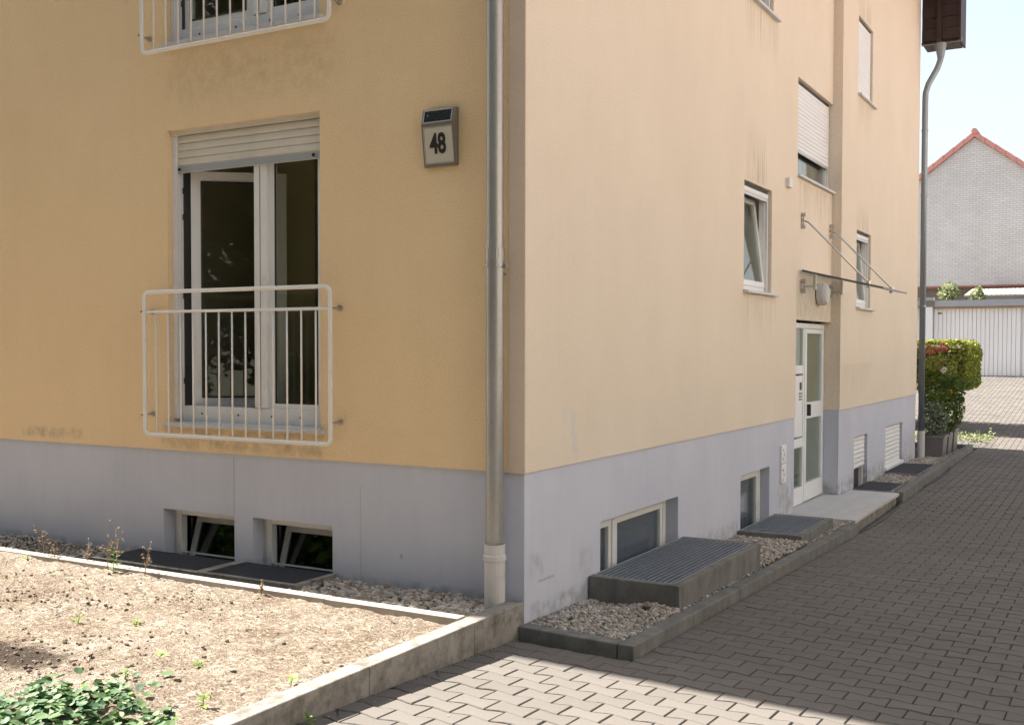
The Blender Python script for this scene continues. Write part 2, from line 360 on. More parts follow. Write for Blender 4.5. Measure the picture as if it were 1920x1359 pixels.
def on_z(px, py, z):
    d = fw + cr*((px-960)/2039) - cu*((py-711.5)/2039); t = (z-CAM.z)/d.z; return CAM+d*t
SOIL_SHADE = tuple(on_z(20, 1222, .1))  # centre of the tree shade painted into the soil
def soil_mat():
    m, nt, b = new_mat('dry sandy soil')
    vec = N(nt, 'ShaderNodeTexCoord').outputs['Object']
    c = mixc(nt, ramp(nt, noise_node(nt, vec, 3.2, 7, .65), .35, .65), (0.33, 0.265, 0.205), (0.45, 0.39, 0.32))
    c = mixc(nt, 1.0, c, ramp(nt, noise_node(nt, vec, 70, 5, .75), .32, .60, (.50, .43, .37, 1), (1.0, 1.0, 1.0, 1)), 'MULTIPLY')
    c = mixc(nt, ramp(nt, noise_node(nt, vec, 26, 5, .7, (.6, 1.6, 1)), .52, .62), c, (0.57, 0.51, 0.425))
    c = mixc(nt, ramp(nt, noise_node(nt, vec, 5, 8, .7), .57, .70), c, (0.26, 0.185, 0.13))
    c = mixc(nt, ramp(nt, noise_node(nt, vec, 9, 6, .7, (1, 1.4, 1)), .66, .80), c, (0.20, 0.24, 0.08))
    vm = N(nt, 'ShaderNodeVectorMath'); vm.operation = 'SUBTRACT'; nt.links.new(vec, vm.inputs[0]); vm.inputs[1].default_value = SOIL_SHADE
    vs_ = N(nt, 'ShaderNodeVectorMath'); vs_.operation = 'MULTIPLY'; nt.links.new(vm.outputs[0], vs_.inputs[0]); vs_.inputs[1].default_value = (1/.55, 1/.22, 0)
    ln = N(nt, 'ShaderNodeVectorMath'); ln.operation = 'LENGTH'; nt.links.new(vs_.outputs[0], ln.inputs[0])
    dd = math_n(nt, 'ADD', ln.outputs['Value'], math_n(nt, 'MULTIPLY', noise_node(nt, vec, 7, 6, .7), 1.3))
    c = mixc(nt, ramp(nt, dd, .0, .01) if False else ramp(nt, math_n(nt, 'MULTIPLY', dd, .5), .58, .80, (1, 1, 1, 1), (0, 0, 0, 1)), c, (0.075, 0.055, 0.04))  # dark oval: tree shade painted into the soil colour
    c = mixc(nt, 1.0, c, ramp(nt, noise_node(nt, vec, 1.7, 5, .6), .35, .65, (.80, .76, .72, 1), (1, 1, 1, 1)), 'MULTIPLY')
    nt.links.new(c, b.inputs['Base Color']); b.inputs['Roughness'].default_value = .95; b.inputs['Specular IOR Level'].default_value = .15
    h = math_n(nt, 'ADD', noise_node(nt, vec, 60, 6, .7), math_n(nt, 'MULTIPLY', noise_node(nt, vec, 14, 5, .7), 2.0))
    bump(nt, b, h, 1.0, .035)
    return m
M_soil = soil_mat()
def brickwork(name, c1, c2, mo, bw, bh, mortar, rot=False, strength=.5):
    m, nt, b = new_mat(name)
    vec = N(nt, 'ShaderNodeTexCoord').outputs['Object']
    sep = N(nt, 'ShaderNodeSeparateXYZ'); nt.links.new(vec, sep.inputs[0])
    cmb = N(nt, 'ShaderNodeCombineXYZ'); nt.links.new(sep.outputs[0], cmb.inputs[0]); nt.links.new(sep.outputs[1 if rot else 2], cmb.inputs[1])
    br = N(nt, 'ShaderNodeTexBrick'); br.inputs['Scale'].default_value = 1; br.inputs['Brick Width'].default_value = bw; br.inputs['Row Height'].default_value = bh
    br.inputs['Mortar Size'].default_value = mortar; br.inputs['Color1'].default_value = (*c1, 1); br.inputs['Color2'].default_value = (*c2, 1); br.inputs['Mortar'].default_value = (*mo, 1)
    nt.links.new(cmb.outputs[0], br.inputs[0])
    c = mixc(nt, 1.0, br.outputs[0], ramp(nt, noise_node(nt, vec, .8, 6), .3, .7, (.86, .86, .86, 1), (1, 1, 1, 1)), 'MULTIPLY')
    nt.links.new(c, b.inputs['Base Color']); b.inputs['Roughness'].default_value = .85
    n = bump(nt, b, br.outputs[1], strength, .01); n.invert = True
    return m
M_ashlar = brickwork('grey fibre shingles', (0.68, 0.65, 0.625), (0.62, 0.59, 0.565), (0.45, 0.42, 0.395), .25, .088, .009)
M_brickold = brickwork('weathered brick', (0.27, 0.21, 0.17), (0.20, 0.16, 0.13), (0.13, 0.11, 0.10), .25, .08, .012)
M_yard = brickwork('yard paving', (0.34, 0.29, 0.26), (0.28, 0.25, 0.225), (0.10, 0.09, 0.07), .22, .142, .008, True)
M_nb = mat('pale bounce house render', (0.68, 0.62, 0.54), .9, var=.04, fine=.04)
M_ground = mat('surrounding ground', (0.16, 0.15, 0.12), .95, var=.2, vs=.5, fine=.1, fs=10)

# ------------------------------------------------------------------ terrain
PR = [(-14, .25), (-7, .13), (-3, .015), (-2.1, -.018), (0, -.108), (6, -.268), (9, -.255), (12, -.23), (16, -.19), (20, .05), (30, .86), (60, 1.2)]
def gy(y):
    if y <= PR[0][0]: return PR[0][1]
    for (a, za), (b, zb) in zip(PR, PR[1:]):
        if y <= b: return za + (zb-za)*(y-a)/(b-a)
    return PR[-1][1]
def g(x, y): return gy(y) - .02*max(0, min(x, 5))
ROWW, PLEN = .142, .218
# far-reaching ground sheet, dipping under the beds, the paths and the house
mb = MB(); xs = [-900, -300, -100, -40, -22, -16, -8, 0, 8, 14, 20, 40, 100, 300, 900]; ys = [-900, -300, -100, -40, -20, -14, -7, 0, 7, 14, 20, 26, 32, 36, 60, 120, 300, 900]
idx = {}
for j, y in enumerate(ys):
    for i, x in enumerate(xs):
        inner = (-20 < x < 16 and -16 < y < 32)
        idx[i, j] = len(mb.v); mb.v.append((x, y, gy(max(-14, min(y, 60)))-(.9 if inner else .12)))
for j in range(len(ys)-1):
    for i in range(len(xs)-1): mb.f.append((idx[i, j], idx[i+1, j], idx[i+1, j+1], idx[i, j+1]))
tag(mb.build('ground', M_ground), kind='structure')

# pavement: sand bed sheet, bone shaped concrete pavers on it
XK = .79                      # outer face of the path kerb
mb = MB()
ysl = [-9, -7, -5, -3, -2.1, -1, -.12, -.119, 1, 3, 6, 9, 12, 14, 16.05, 16.06, 18, 20, 24, 28, 30.3]
def xl(y): return .02 if y < -.1195 else (XK-.03 if y < 16.055 else -9)
for a, b in zip(ysl, ysl[1:]):
    if b-a < .02: continue
    m_ = (a+b)/2; xa = xl(m_); cols = [xa] + [c for c in (1.5, 3, 5, 9) if c > xa]
    for c, d in zip(cols, cols[1:]):
        mb.quad((c, a, g(c, a)-.015), (d, a, g(d, a)-.015), (d, b, g(d, b)-.015), (c, b, g(c, b)-.015))
pavement = tag(mb.build('pavement', M_sand), kind='structure')
# outline of one paver: long edges are waves, the short joints straight
A_ = .0125; J = .0032
def paver_outline(phase_top, n=6):
    top = [(-PLEN/2+J+(PLEN-2*J)*i/n, ROWW/2-J*1.5+A_*math.cos(2*math.pi*i/n)) for i in range(n+1)]
    bot = [(-PLEN/2+J+(PLEN-2*J)*i/n, -ROWW/2+J*1.5-A_*math.cos(2*math.pi*i/n)) for i in range(n+1)]
    return bot + top[::-1]
def paver_mb(mb, cx=0, cy=0, cz=0, tilt=(0, 0), clip=None, n=6, low=False, sx=1, sy=0):
    o = paver_outline(0, n)
    if clip is not None: o = [(max(clip-cx, p[0]), p[1]) for p in o]
    k = len(o); base = len(mb.v); ins = .004
    mx_ = sum(p[0] for p in o)/k
    for lvl, (shr, dz) in enumerate(((0, -.03), (0, -.0045), (ins, 0))):
        if low and lvl == 1: continue
        for (x, y) in o:
            xx = x - shr*(1 if x > mx_ else -1); yy = y - shr*(1 if y > 0 else -1)
            mb.v.append((cx+xx, cy+yy, cz + dz + xx*(tilt[0]) + yy*tilt[1]))
    L = 2 if low else 3
    for l in range(L-1):
        for i in range(k):
            a = base+l*k
            mb.f.append((a+i, a+(i+1) % k, a+k+(i+1) % k, a+k+i))
    mb.f.append(tuple(base+(L-1)*k+i for i in range(k)))
Tm = MB(); paver_mb(Tm); paver_mesh = Tm.mesh('paver', M_paver)
cand = []; rest = MB(); edge = []
def visible(x, y, m=0):
    v = Vector((x, y, g(x, y)))-CAM; z = v.dot(fw)
    if z < .5: return False
    px = 960+2039*v.dot(cr)/z; py = 711.5-2039*v.dot(cu)/z
    return -m < px < 1920+m and py < 1359+m
row0 = int(-9/ROWW); row1 = int(30/ROWW)
for r in range(row0, row1):
    y = r*ROWW+.05; off = (r % 2)*PLEN/2
    if y < -5.2: continue
    xa = 0 if y < -.12 else (XK if y < 16.1 else -3.5)
    xb = 5.2 if y < 18 else 3.6
    i0 = int((xa-PLEN)/PLEN)-1
    for i in range(i0, int(xb/PLEN)+1):
        x = i*PLEN+off+.03
        if x+PLEN/2 < xa+.03: continue
        if y > 17 and not visible(x, y, 260): continue
        tx = gy(y+.1)-gy(y-.1)
        tilt = (-.02+rnd(-.008, .008), tx/.2+rnd(-.008, .008)); z = g(max(x, 0), y)+rnd(-.0022, .0022)
        if x-PLEN/2 < xa: edge.append((x, y, z, tilt, xa+.004))
        elif visible(x, y, 0) and y < 8: cand.append(((Vector((x, y, 0))-Vector((CAM.x, CAM.y, 0))).length, x, y, z, tilt))
        else: paver_mb(rest, x, y, z, tilt, low=y > 8, n=6 if y < 5 else 4)
cand.sort()
for k, (d, x, y, z, tilt) in enumerate(cand):
    if k < 299: inst('paver', paver_mesh, (x, y, z), pavement, (tilt[1], -tilt[0], rnd(-.008, .008)))
    else: paver_mb(rest, x, y, z, tilt, n=6 if y < 5 else 4)
for (x, y, z, tilt, c) in edge: paver_mb(rest, x, y, z, tilt, clip=c)
tag(rest.build('paver_field', M_paver, pavement), kind='stuff')

# ------------------------------------------------------------------ house
house = empty('apartment_building', (0, 0, 0), label='yellow rendered apartment building with grey plinth, number 48, seen at its corner', cat='apartment building')
YR = (0.0, 6.32, 8.04, 13.72)      # B side: near wall, entrance bay, projecting far wall
XN, XM, XF = 0.0, -.02, .10
def P(side, X, u, d, z): return (u, X+d, z) if side == 'A' else (X-d, u, z)
def wall_face(mb, side, X, u0, u1, z0, z1, holes, dep=.26):
    us = sorted(set([u0, u1]+[h[0] for h in holes]+[h[1] for h in holes])); us = [u for u in us if u0 <= u <= u1]
    zs = sorted(set([z0, z1]+[h[2] for h in holes]+[h[3] for h in holes])); zs = [z for z in zs if z0 <= z <= z1]
    for a, b in zip(us, us[1:]):
        for c, d in zip(zs, zs[1:]):
            mu, mz = (a+b)/2, (c+d)/2
            if any(h[0] < mu < h[1] and h[2] < mz < h[3] for h in holes): continue
            q = [P(side, X, a, 0, c), P(side, X, b, 0, c), P(side, X, b, 0, d), P(side, X, a, 0, d)]
            mb.quad(*q)
    for h in holes:
        a, b, c, d = h[:4]; D = h[4] if len(h) > 4 else dep
        c2, d2 = max(c, z0), min(d, z1)
        mb.quad(P(side, X, a, 0, c2), P(side, X, a, 0, d2), P(side, X, a, D, d2), P(side, X, a, D, c2))
        mb.quad(P(side, X, b, 0, c2), P(side, X, b, D, c2), P(side, X, b, D, d2), P(side, X, b, 0, d2))
        if d <= z1: mb.quad(P(side, X, a, 0, d), P(side, X, b, 0, d), P(side, X, b, D, d), P(side, X, a, D, d))
        if c >= z0: mb.quad(P(side, X, a, 0, c), P(side, X, a, D, c), P(side, X, b, D, c), P(side, X, b, 0, c))
ZP, ZE, XW = .91, 7.95, -18.0
OA1 = (-3.115, -1.631, 1.115, 3.335); OA2 = (-3.115, -1.631, 3.98, 6.2)
OW1 = (4.39, 5.33, 2.27, 3.33); OW1u = (4.39, 5.33, 5.14, 6.2)
OM = (6.36, 8.036, 3.66, 4.75); OD = (6.32, 8.04, -.30, 2.02)
OFl = (8.92, 9.83, 2.25, 3.27); OFu = (8.92, 9.83, 5.07, 6.09)
mb = MB()
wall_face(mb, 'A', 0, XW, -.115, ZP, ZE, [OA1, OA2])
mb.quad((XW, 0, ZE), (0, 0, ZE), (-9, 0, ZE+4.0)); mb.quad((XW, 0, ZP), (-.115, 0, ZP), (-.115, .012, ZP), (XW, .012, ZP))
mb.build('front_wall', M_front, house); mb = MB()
wall_face(mb, 'B', XN, 0, YR[1], ZP, ZE, [OW1, OW1u])
wall_face(mb, 'B', XM, YR[1], YR[2], 2.02, ZE, [(6.36, 8.037, 3.66, 4.75)])
wall_face(mb, 'B', XF, YR[2], YR[3], ZP, ZE, [OFl, OFu])
# side of the projecting far wall, returns, soffit of the entrance bay
mb.quad((-.16, YR[2], ZP), (XF, YR[2], ZP), (XF, YR[2], ZE), (-.16, YR[2], ZE))
mb.quad((XM, YR[1], ZP), (XN, YR[1], ZP), (XN, YR[1], ZE), (XM, YR[1], ZE))
mb.quad((-.30, YR[1], ZP), (XM, YR[1], ZP), (XM, YR[1], 2.02), (-.30, YR[1], 2.02))
mb.quad((XM, YR[1], 2.02), (XM, YR[2], 2.02), (-.30, YR[2], 2.02), (-.30, YR[1], 2.02))
mb.quad((XF, YR[3], ZP), (-.8, YR[3], ZP), (-.8, YR[3], ZE), (XF, YR[3], ZE))
# drip edge over the plinth
def drip(x0, x1, y0, y1): mb.quad((x0, y0, ZP), (x1, y0, ZP), (x1, y1, ZP), (x0, y1, ZP))
drip(-.012, 0, .012, YR[1]); drip(XF-.012, XF, YR[2], YR[3])
mb.build('side_wall', M_render, house)
PI_ = .012
OB1 = (-3.20, -2.46, -.55, .452); OB2 = (-2.28, -1.54, -.55, .452)
OBN1 = (1.14, 2.69, -.55, .448); OBN2 = (4.38, 5.36, -.55, .448); OB3 = (8.94, 9.80, -.55, .50); OB4 = (11.1, 12.5, -.55, .50)
mb = MB()
wall_face(mb, 'A', PI_, XW, -.012, -.8, ZP-.001, [OB1, OB2], .3)
mb.build('front_plinth', M_plinth, house); mb = MB()
wall_face(mb, 'B', XN-PI_, .012, YR[1]-.0, -.8, ZP-.001, [OBN1, OBN2], .3)
mb.quad((-.3, YR[1]-.004, -.8), (XN-PI_, YR[1]-.004, -.8), (XN-PI_, YR[1]-.004, ZP-.001), (-.3, YR[1]-.004, ZP-.001))
mb.build('side_plinth', M_plinth, house); mb = MB()
wall_face(mb, 'B', XF-PI_, YR[2]+.0, YR[3], -.8, ZP-.001, [OB3, OB4], .3)
mb.quad((-.3, YR[2]+.004, -.8), (XF-PI_, YR[2]+.004, -.8), (XF-PI_, YR[2]+.004, ZP-.001), (-.3, YR[2]+.004, ZP-.001))
mb.quad((XF-PI_, YR[3]-.01, -.8), (-.8, YR[3]-.01, -.8), (-.8, YR[3]-.01, ZP), (XF-PI_, YR[3]-.01, ZP))
mb.build('far_plinth', M_plinth, house)
MB().box(-.115, -.001, -.006, .05, ZP-.002, ZE).build('corner_strip', M_strip, house)
# shell of the house behind the faces: rear part, inner walls, floors, slabs
mb = MB(); mb.box(XW, -.8, YR[3]-.02, 16.35, -.8, ZE); mb.box(XW-.02, XW, 0, 16.35, -.8, ZE)
mb.build('rear_wall', M_render, house)
mb = MB()
mb.box(XW+.1, -.45, 2.5, 2.6, -.7, ZE); mb.box(-3.9, -3.8, .32, 3.2, -.7, ZE); mb.box(-1.0, -.9, .32, 3.2, -.7, ZE)
mb.box(-3.0, -2.9, 3.3, 13.6, -.7, ZE)
for y in (3.5, 6.1, 8.2, 10.4): mb.box(-2.9, -.45, y, y+.08, -.7, ZE)
mb.build('inner_wall', M_room, house)
mb = MB()
for z in (.80, 3.55, 6.3): mb.box(XW+.1, -.31, .27, 13.6, z, z+.16)
mb.build('floor_slab', M_room, house)
# wall thickness behind the openings, so no light leaks round frames
mb = MB()
wall_face(mb, 'A', .25, XW, -.3, -.8, ZE, [OA1, OA2, OB1, OB2], .05)
wall_face(mb, 'B', -.25, .26, 13.6, -.8, ZE, [OW1, OW1u, OM, OD, OFl, OFu, OBN1, OBN2, OB3, OB4], .05)
mb.build('inner_leaf', M_roomw, house)
# roof; its unseen front verge is skewed to shape the shadow edge
def roof_z(x): return 7.02 + .6*(.75-x) if x > -6 else 7.02+.6*(.75+6*2+x)
ry0, ry1 = -.17, 14.12; yf, yr_, yb = -.40, -.45, -.25; RX, RZ, EZ = -9.0, 8.0+.45*9.78, 8.0
mb = MB()
mb.hexa([(.78, yf, EZ), (.78, ry1, EZ), (RX, ry1, RZ), (RX, yr_, RZ), (.78, yf, EZ+.12), (.78, ry1, EZ+.12), (RX, ry1, RZ+.12), (RX, yr_, RZ+.12)])
mb.hexa([(RX, yr_, RZ), (RX, ry1, RZ), (-18.78, ry1, EZ), (-18.78, yb, EZ), (RX, yr_, RZ+.12), (RX, ry1, RZ+.12), (-18.78, ry1, EZ+.12), (-18.78, yb, EZ+.12)])
mb.box(-18.7, -.35, 14.14, 16.40, 7.96, 8.06)
roof = mb.build('roof', M_tiledark, house)
for k in range(5):
    x0 = .105+k*.125
    MB().box(x0, x0+.119, -.12, 14.05, 7.86, 7.885).build('soffit_board', M_brown, house)
MB().box(.735, .765, yf, ry1, 7.84, 8.0).build('fascia', M_brown, house)
# boxed end of the rear eave at the far corner
for k in range(5):
    z0_ = 6.90+k*.19
    MB().box(.115, .70, 13.74+.012*(k % 2), 13.765+.012*(k % 2), z0_, z0_+.183).build('eave_board', M_brown, house)
MB().box(.115, .70, 13.785, 14.34, 6.888, 7.83).build('eave_core', M_brown, house)
MB().box(.702, .735, 13.72, 14.36, 6.86, 7.84).build('eave_board', M_brown, house)
MB().box(.36, .43, 13.69, 13.738, 6.86, 7.84).build('eave_beam', M_brown, house)
for k in range(5): MB().box(.115+k*.116, .115+k*.116+.110, 13.775, 14.34, 6.86, 6.885).build('soffit_board', M_brown, house)
MB().tube([(.10, 13.83, 6.88), (.74, 13.83, 6.88)], .035, 8).build('gutter_end', M_zinc2, house)

# ------- windows
def rect_frame(mb, side, X, u0, u1, z0, z1, t, d0, d1, tb=None, tt=None):
    tb = tb or t; tt = tt or t
    def bx(a, b, c, d):
        if side == 'A': mb.box(a, b, X+d0, X+d1, c, d)
        else: mb.box(X-d1, X-d0, a, b, c, d)
    bx(u0, u0+t, z0, z1); bx(u1-t, u1, z0, z1); bx(u0+t, u1-t, z0, z0+tb); bx(u0+t, u1-t, z1-tt, z1)
def bxs(mb, side, X, a, b, d0, d1, c, d):
    if side == 'A': mb.box(a, b, X+d0, X+d1, c, d)
    else: mb.box(X-d1, X-d0, a, b, c, d)
    return mb
def pane(side, X, u0, u1, z0, z1, d, m, parent, name='pane', label=None):
    o = bxs(MB(), side, X, u0, u1, d, d+.006, z0, z1).build(name, m, parent)
    if label: o['label'] = label
    return o
def slats(side, X, u0, u1, ztop, zbot, pitch, d, m, parent, last=True):
    n = max(1, round((ztop-zbot)/pitch)); p = (ztop-zbot)/n
    prof = [(0, 0), (-.006, .08), (-.010, .35), (-.010, .65), (-.006, .9), (0, .97)]
    for k in range(n):
        zz = zbot+k*p; mb = MB()
        pts = [P(side, X, u0, d+a, zz+b*p) for a, b in prof] + [P(side, X, u0, d+.008, zz+.97*p), P(side, X, u0, d+.008, zz)]
        vec = Vector(P(side, X, u1, d, 0))-Vector(P(side, X, u0, d, 0))
        mb.prism(pts, vec); mb.build('shutter_slat', m, parent)
    bxs(MB(), side, X, u0+.002, u1-.002, d+.009, d+.014, zbot, ztop).build('shutter_backing', M_gasket, parent)

def french_window(o, dz, open_left, label):
    u0, u1, z0, z1 = o; D = .095
    fr = MB()
    rect_frame(fr, 'A', 0, u0+.006, u1-.004, z0+.012, z1-.004, .062, D, D+.07, tb=.12)
    win = fr.build('french_window', M_white, house, bevel=.004); win['label'] = label
    mid = -2.275
    bxs(MB(), 'A', 0, mid-.045, mid+.075, D-.012, D+.06, z0+.135, z1-.07).build('mullion', M_white, win, bevel=.005)
    bxs(MB(), 'A', 0, mid+.013, mid+.017, D-.0135, D-.012, z0+.14, z1-.07).build('mullion_groove', M_gasket, win)
    bxs(MB(), 'A', 0, u0+.001, u0+.045, .045, .093, z0+.03, z1-.002).build('shutter_guide', M_white, win, bevel=.003)
    bxs(MB(), 'A', 0, u1-.03, u1-.001, .045, .093, z0+.03, z1-.002).build('shutter_guide', M_white, win, bevel=.003)
    # right casement, closed
    rs = MB(); rect_frame(rs, 'A', 0, mid+.07, u1-.055, z0+.11, z1-.05, .055, D+.012, D+.055, tb=.06)
    r_ = rs.build('casement', M_white, win, bevel=.004)
    pane('A', 0, mid+.12, u1-.1, z0+.165, z1-.10, D+.035, M_glass, win)
    rg = MB(); rect_frame(rg, 'A', 0, mid+.118, u1-.1, z0+.163, z1-.1, .012, D+.02, D+.034); rg.build('gasket', M_gasket, win)
    # left casement, hinged at the jamb and swung inwards
    lm = MB(); rect_frame(lm, 'A', 0, 0, .72, z0+.115, z1-.29, .075, -.025, .025)
    lg = MB(); rect_frame(lg, 'A', 0, .073, .647, z0+.188, z1-.363, .012, -.03, -.0255)
    lp = MB(); lp.box(.07, .65, -.003, .003, z0+.185, z1-.36)
    hx, hy = u0+.078, D+.07
    M4 = Matrix.Translation((hx, hy, 0)) @ Matrix.Rotation(R(40 if open_left else 0), 4, 'Z')
    if not open_left: M4 = Matrix.Translation((u0+.06, D+.045, 0))
    for nm, b_, mt in (('casement', lm, M_white), ('gasket', lg, M_gasket), ('pane', lp, M_glass)):
        o_ = place(bpy.data.objects.new(nm, b_.mesh(nm, mt)), M4, win)
        if nm == 'casement' and open_left: o_['label'] = 'left casement swung open into the room'
    bxs(MB(), 'A', 0, u0+.068, u0+.078, D-.001, D+.072, z0+.13, z1-.07).build('jamb_seal', M_gasket, win)
    for zz in (z0+.3, z0+.95, z0+1.55, z0+1.75): bxs(MB(), 'A', 0, u0+.070, u0+.086, D-.012, D+.0, zz, zz+.045).build('hinge', M_black, win)
    # sill and screws
    MB().hexa([(u0-.03, -.045, z0-.022), (u1+.04, -.045, z0-.022), (u1+.04, .1, z0-.022), (u0-.03, .1, z0-.022),
               (u0-.03, -.045, z0+.004), (u1+.04, -.045, z0+.004), (u1+.04, .1, z0+.014), (u0-.03, .1, z0+.014)]).build('sill', M_sill, win, bevel=.003)
    for u in (u0+.25, u0+.62, u0+.95, u0+1.22):
        MB().tube([(u, D-.003, z0+.075), (u, D+.01, z0+.075)], .008, 8).build('screw_cap', M_black, win)
    return win
wA = french_window(OA1, 0, True, 'ground floor french window, shutter a quarter down, left casement open')
slats('A', 0, OA1[0]+.012, OA1[1]-.006, 3.30, 3.075, .058, .07, M_slat, wA)
bxs(MB(), 'A', 0, OA1[0]+.012, OA1[1]-.004, .063, .08, 3.018, 3.073).build('shutter_end_rail', M_alu, wA, bevel=.003)
for u in (-3.05, -1.74): MB().tube([(u, .056, 3.047), (u, .066, 3.047)], .012, 8).build('shutter_stop', M_black, wA)
bxs(MB(), 'A', 0, OA1[0]+.004, OA1[1]-.004, .03, .12, 3.302, 3.334).build('shutter_box', M_slat, wA)
wA2 = french_window(OA2, 0, False, 'upper french window, only its foot in view')
# rooms behind the ground floor window: a paler wall strip, dark door
MB().box(-3.78, -3.74, .4, 2.45, .97, 3.5).build('room_wall', M_roomw, house)
MB().box(-3.4, -2.72, 1.25, 1.30, .97, 3.5).build('wall_pier', M_curtb, house)
MB().box(-2.75, -2.1, 2.46, 2.499, .97, 2.9).build('room_door', M_brown, house)

def basement_A(o, label):
    u0, u1, z0, z1 = o; z0 = .02; X = PI_; D = .10
    fr = MB(); rect_frame(fr, 'A', X, u0+.04, u1-.004, z0-.3, z1-.004, .05, D, D+.06)
    win = fr.build('basement_window', M_white, house, bevel=.004); win['label'] = label
    bxs(MB(), 'A', X, u0+.001, u0+.04, D+.02, D+.06, z0-.3, z1-.004).build('frame_cover', M_white, win)
    # sash tipped inwards at the top (a hopper), reaching down below the grating
    sm = MB(); rect_frame(sm, 'A', 0, .0, .62, 0, .58, .042, -.02, .02)
    M4 = Matrix.Translation((u0+.072, X+D+.035, z0-.22)) @ Matrix.Rotation(R(-17), 4, 'X')
    place(bpy.data.objects.new('tilted_sash', sm.mesh('tilted_sash', M_white)), M4, win)
    place(bpy.data.objects.new('pane', MB().box(.04, .58, -.003, .003, .04, .54).mesh('pane', M_glassd)), M4, win)
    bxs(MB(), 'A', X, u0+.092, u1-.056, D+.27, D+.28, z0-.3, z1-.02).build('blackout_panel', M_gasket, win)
    bxs(MB(), 'A', X, u0+.085, u1-.006, D-.003, D+.01, .105, .116).build('lower_bead', M_white, win)
    return win
basement_A(OB1, 'left basement window under the balcony, sash tilted in')
basement_A(OB2, 'right basement window under the balcony, sash tilted in')

def basement_B(X, o, D, label, mull=None, blind=True, paper=False):
    u0, u1, z0, z1 = o; z0 = -.3
    fr = MB(); rect_frame(fr, 'B', X, u0+.004, u1-.035, z0, z1-.004, .05, D, D+.06, tt=.045)
    win = fr.build('basement_window', M_white, house, bevel=.004); win['label'] = label
    bxs(MB(), 'B', X, u1-.035, u1-.001, D+.01, D+.05, z0, z1-.004).build('frame_cover', M_white, win)
    segs = [(u0+.05, u1-.08)] if mull is None else [(u0+.05, mull-.03), (mull+.03, u1-.08)]
    if mull: bxs(MB(), 'B', X, mull-.035, mull+.035, D-.006, D+.05, z0, z1-.05).build('mullion', M_white, win, bevel=.004)
    for a, b in segs:
        s_ = MB(); rect_frame(s_, 'B', X, a, b, z0+.05, z1-.045, .05, D+.008, D+.05); s_.build('sash', M_white, win, bevel=.004)
        pane('B', X, a+.048, b-.048, z0+.09, z1-.09, D+.03, M_glassc, win)
        if blind:
            mb = MB(); n = 22
            for k in range(n):
                za = .02+(z1-.09-.02)*k/n; zb = .02+(z1-.09-.02)*(k+1)/n
                d_ = D+.045
                q = [P('B', X, a+.05, d_, za), P('B', X, b-.05, d_, za), P('B', X, b-.05, d_+.012, (za+zb)/2), P('B', X, a+.05, d_+.012, (za+zb)/2)]
                q2 = [P('B', X, a+.05, d_+.012, (za+zb)/2), P('B', X, b-.05, d_+.012, (za+zb)/2), P('B', X, b-.05, d_, zb), P('B', X, a+.05, d_, zb)]
                mb.quad(*q); mb.quad(*q2)
            mb.build('pleated_blind', M_blind, win)
    if paper: bxs(MB(), 'B', X, 4.72, 4.95, D+.05, D+.053, .0, .17).build('paper_sheet', M_lampw, win)
    return win
basement_B(XN-PI_, OBN1, .10, 'two-light basement window behind the raised grating', 1.60)
basement_B(XN-PI_, OBN2, .09, 'small basement window beside the entrance', None, False, True)
bxs(MB(), 'B', XN, 4.45, 5.25, .20, .21, -.3, .40).build('storage_screen', M_blind, house)

def shutter_window(X, o, D, label, zbot, curtain=True, pitch=.045, tilt=False, sillw=.06, shut=True, full=False):
    u0, u1, z0, z1 = o
    fr = MB(); rect_frame(fr, 'B', X, u0+.004, u1-.004, z0+.004, z1-.03, .05, D, D+.06)
    win = fr.build('window', M_white, house, bevel=.004); win['label'] = label
    if sillw:
        MB().hexa([(X+.05, u0-.02, z0-.035), (X-D, u0-.02, z0-.035), (X-D, u1+.13, z0-.035), (X+.05, u1+.13, z0-.035),
                   (X+.05, u0-.02, z0-.008), (X-D, u0-.02, z0+.004), (X-D, u1+.13, z0+.004), (X+.05, u1+.13, z0-.008)]).build('sill', M_sill, win, bevel=.003)
    bxs(MB(), 'B', X, u1-.045, u1-.012, D-.028, D-.001, z0+.01, z1-.03).build('shutter_guide', M_white, win)
    if shut:
        bxs(MB(), 'B', X, u0+.012, u1-.02, D-.025, D, z1-.034, z1-.004).build('shutter_box', M_gasket, win)
        slats('B', X, u0+.012, u1-.045, z1-.035, zbot, pitch, D-.022, M_slatw, win)
        bxs(MB(), 'B', X, u0+.012, u1-.045, D-.03, D-.012, zbot-.03, zbot-.001).build('shutter_end_rail', M_alu, win)
    if not full:
        pane('B', X, u0+.05, u1-.05, z0+.05, z1-.08, D+.03, M_glass, win)
        if curtain:
            mb = MB(); n = 60; ua, ub = u0+.05, u1-.05
            for k in range(n):
                a = ua+(ub-ua)*k/n; b = ua+(ub-ua)*(k+1)/n
                da = D+.12+.02*math.sin(k*1.7)+.01*math.sin(k*.6); db = D+.12+.02*math.sin((k+1)*1.7)+.01*math.sin((k+1)*.6)
                mb.quad(P('B', X, a, da, z0+.03), P('B', X, b, db, z0+.03), P('B', X, b, db, z1-.03), P('B', X, a, da, z1-.03))
            mb.build('curtain', M_curt, win)
    return win
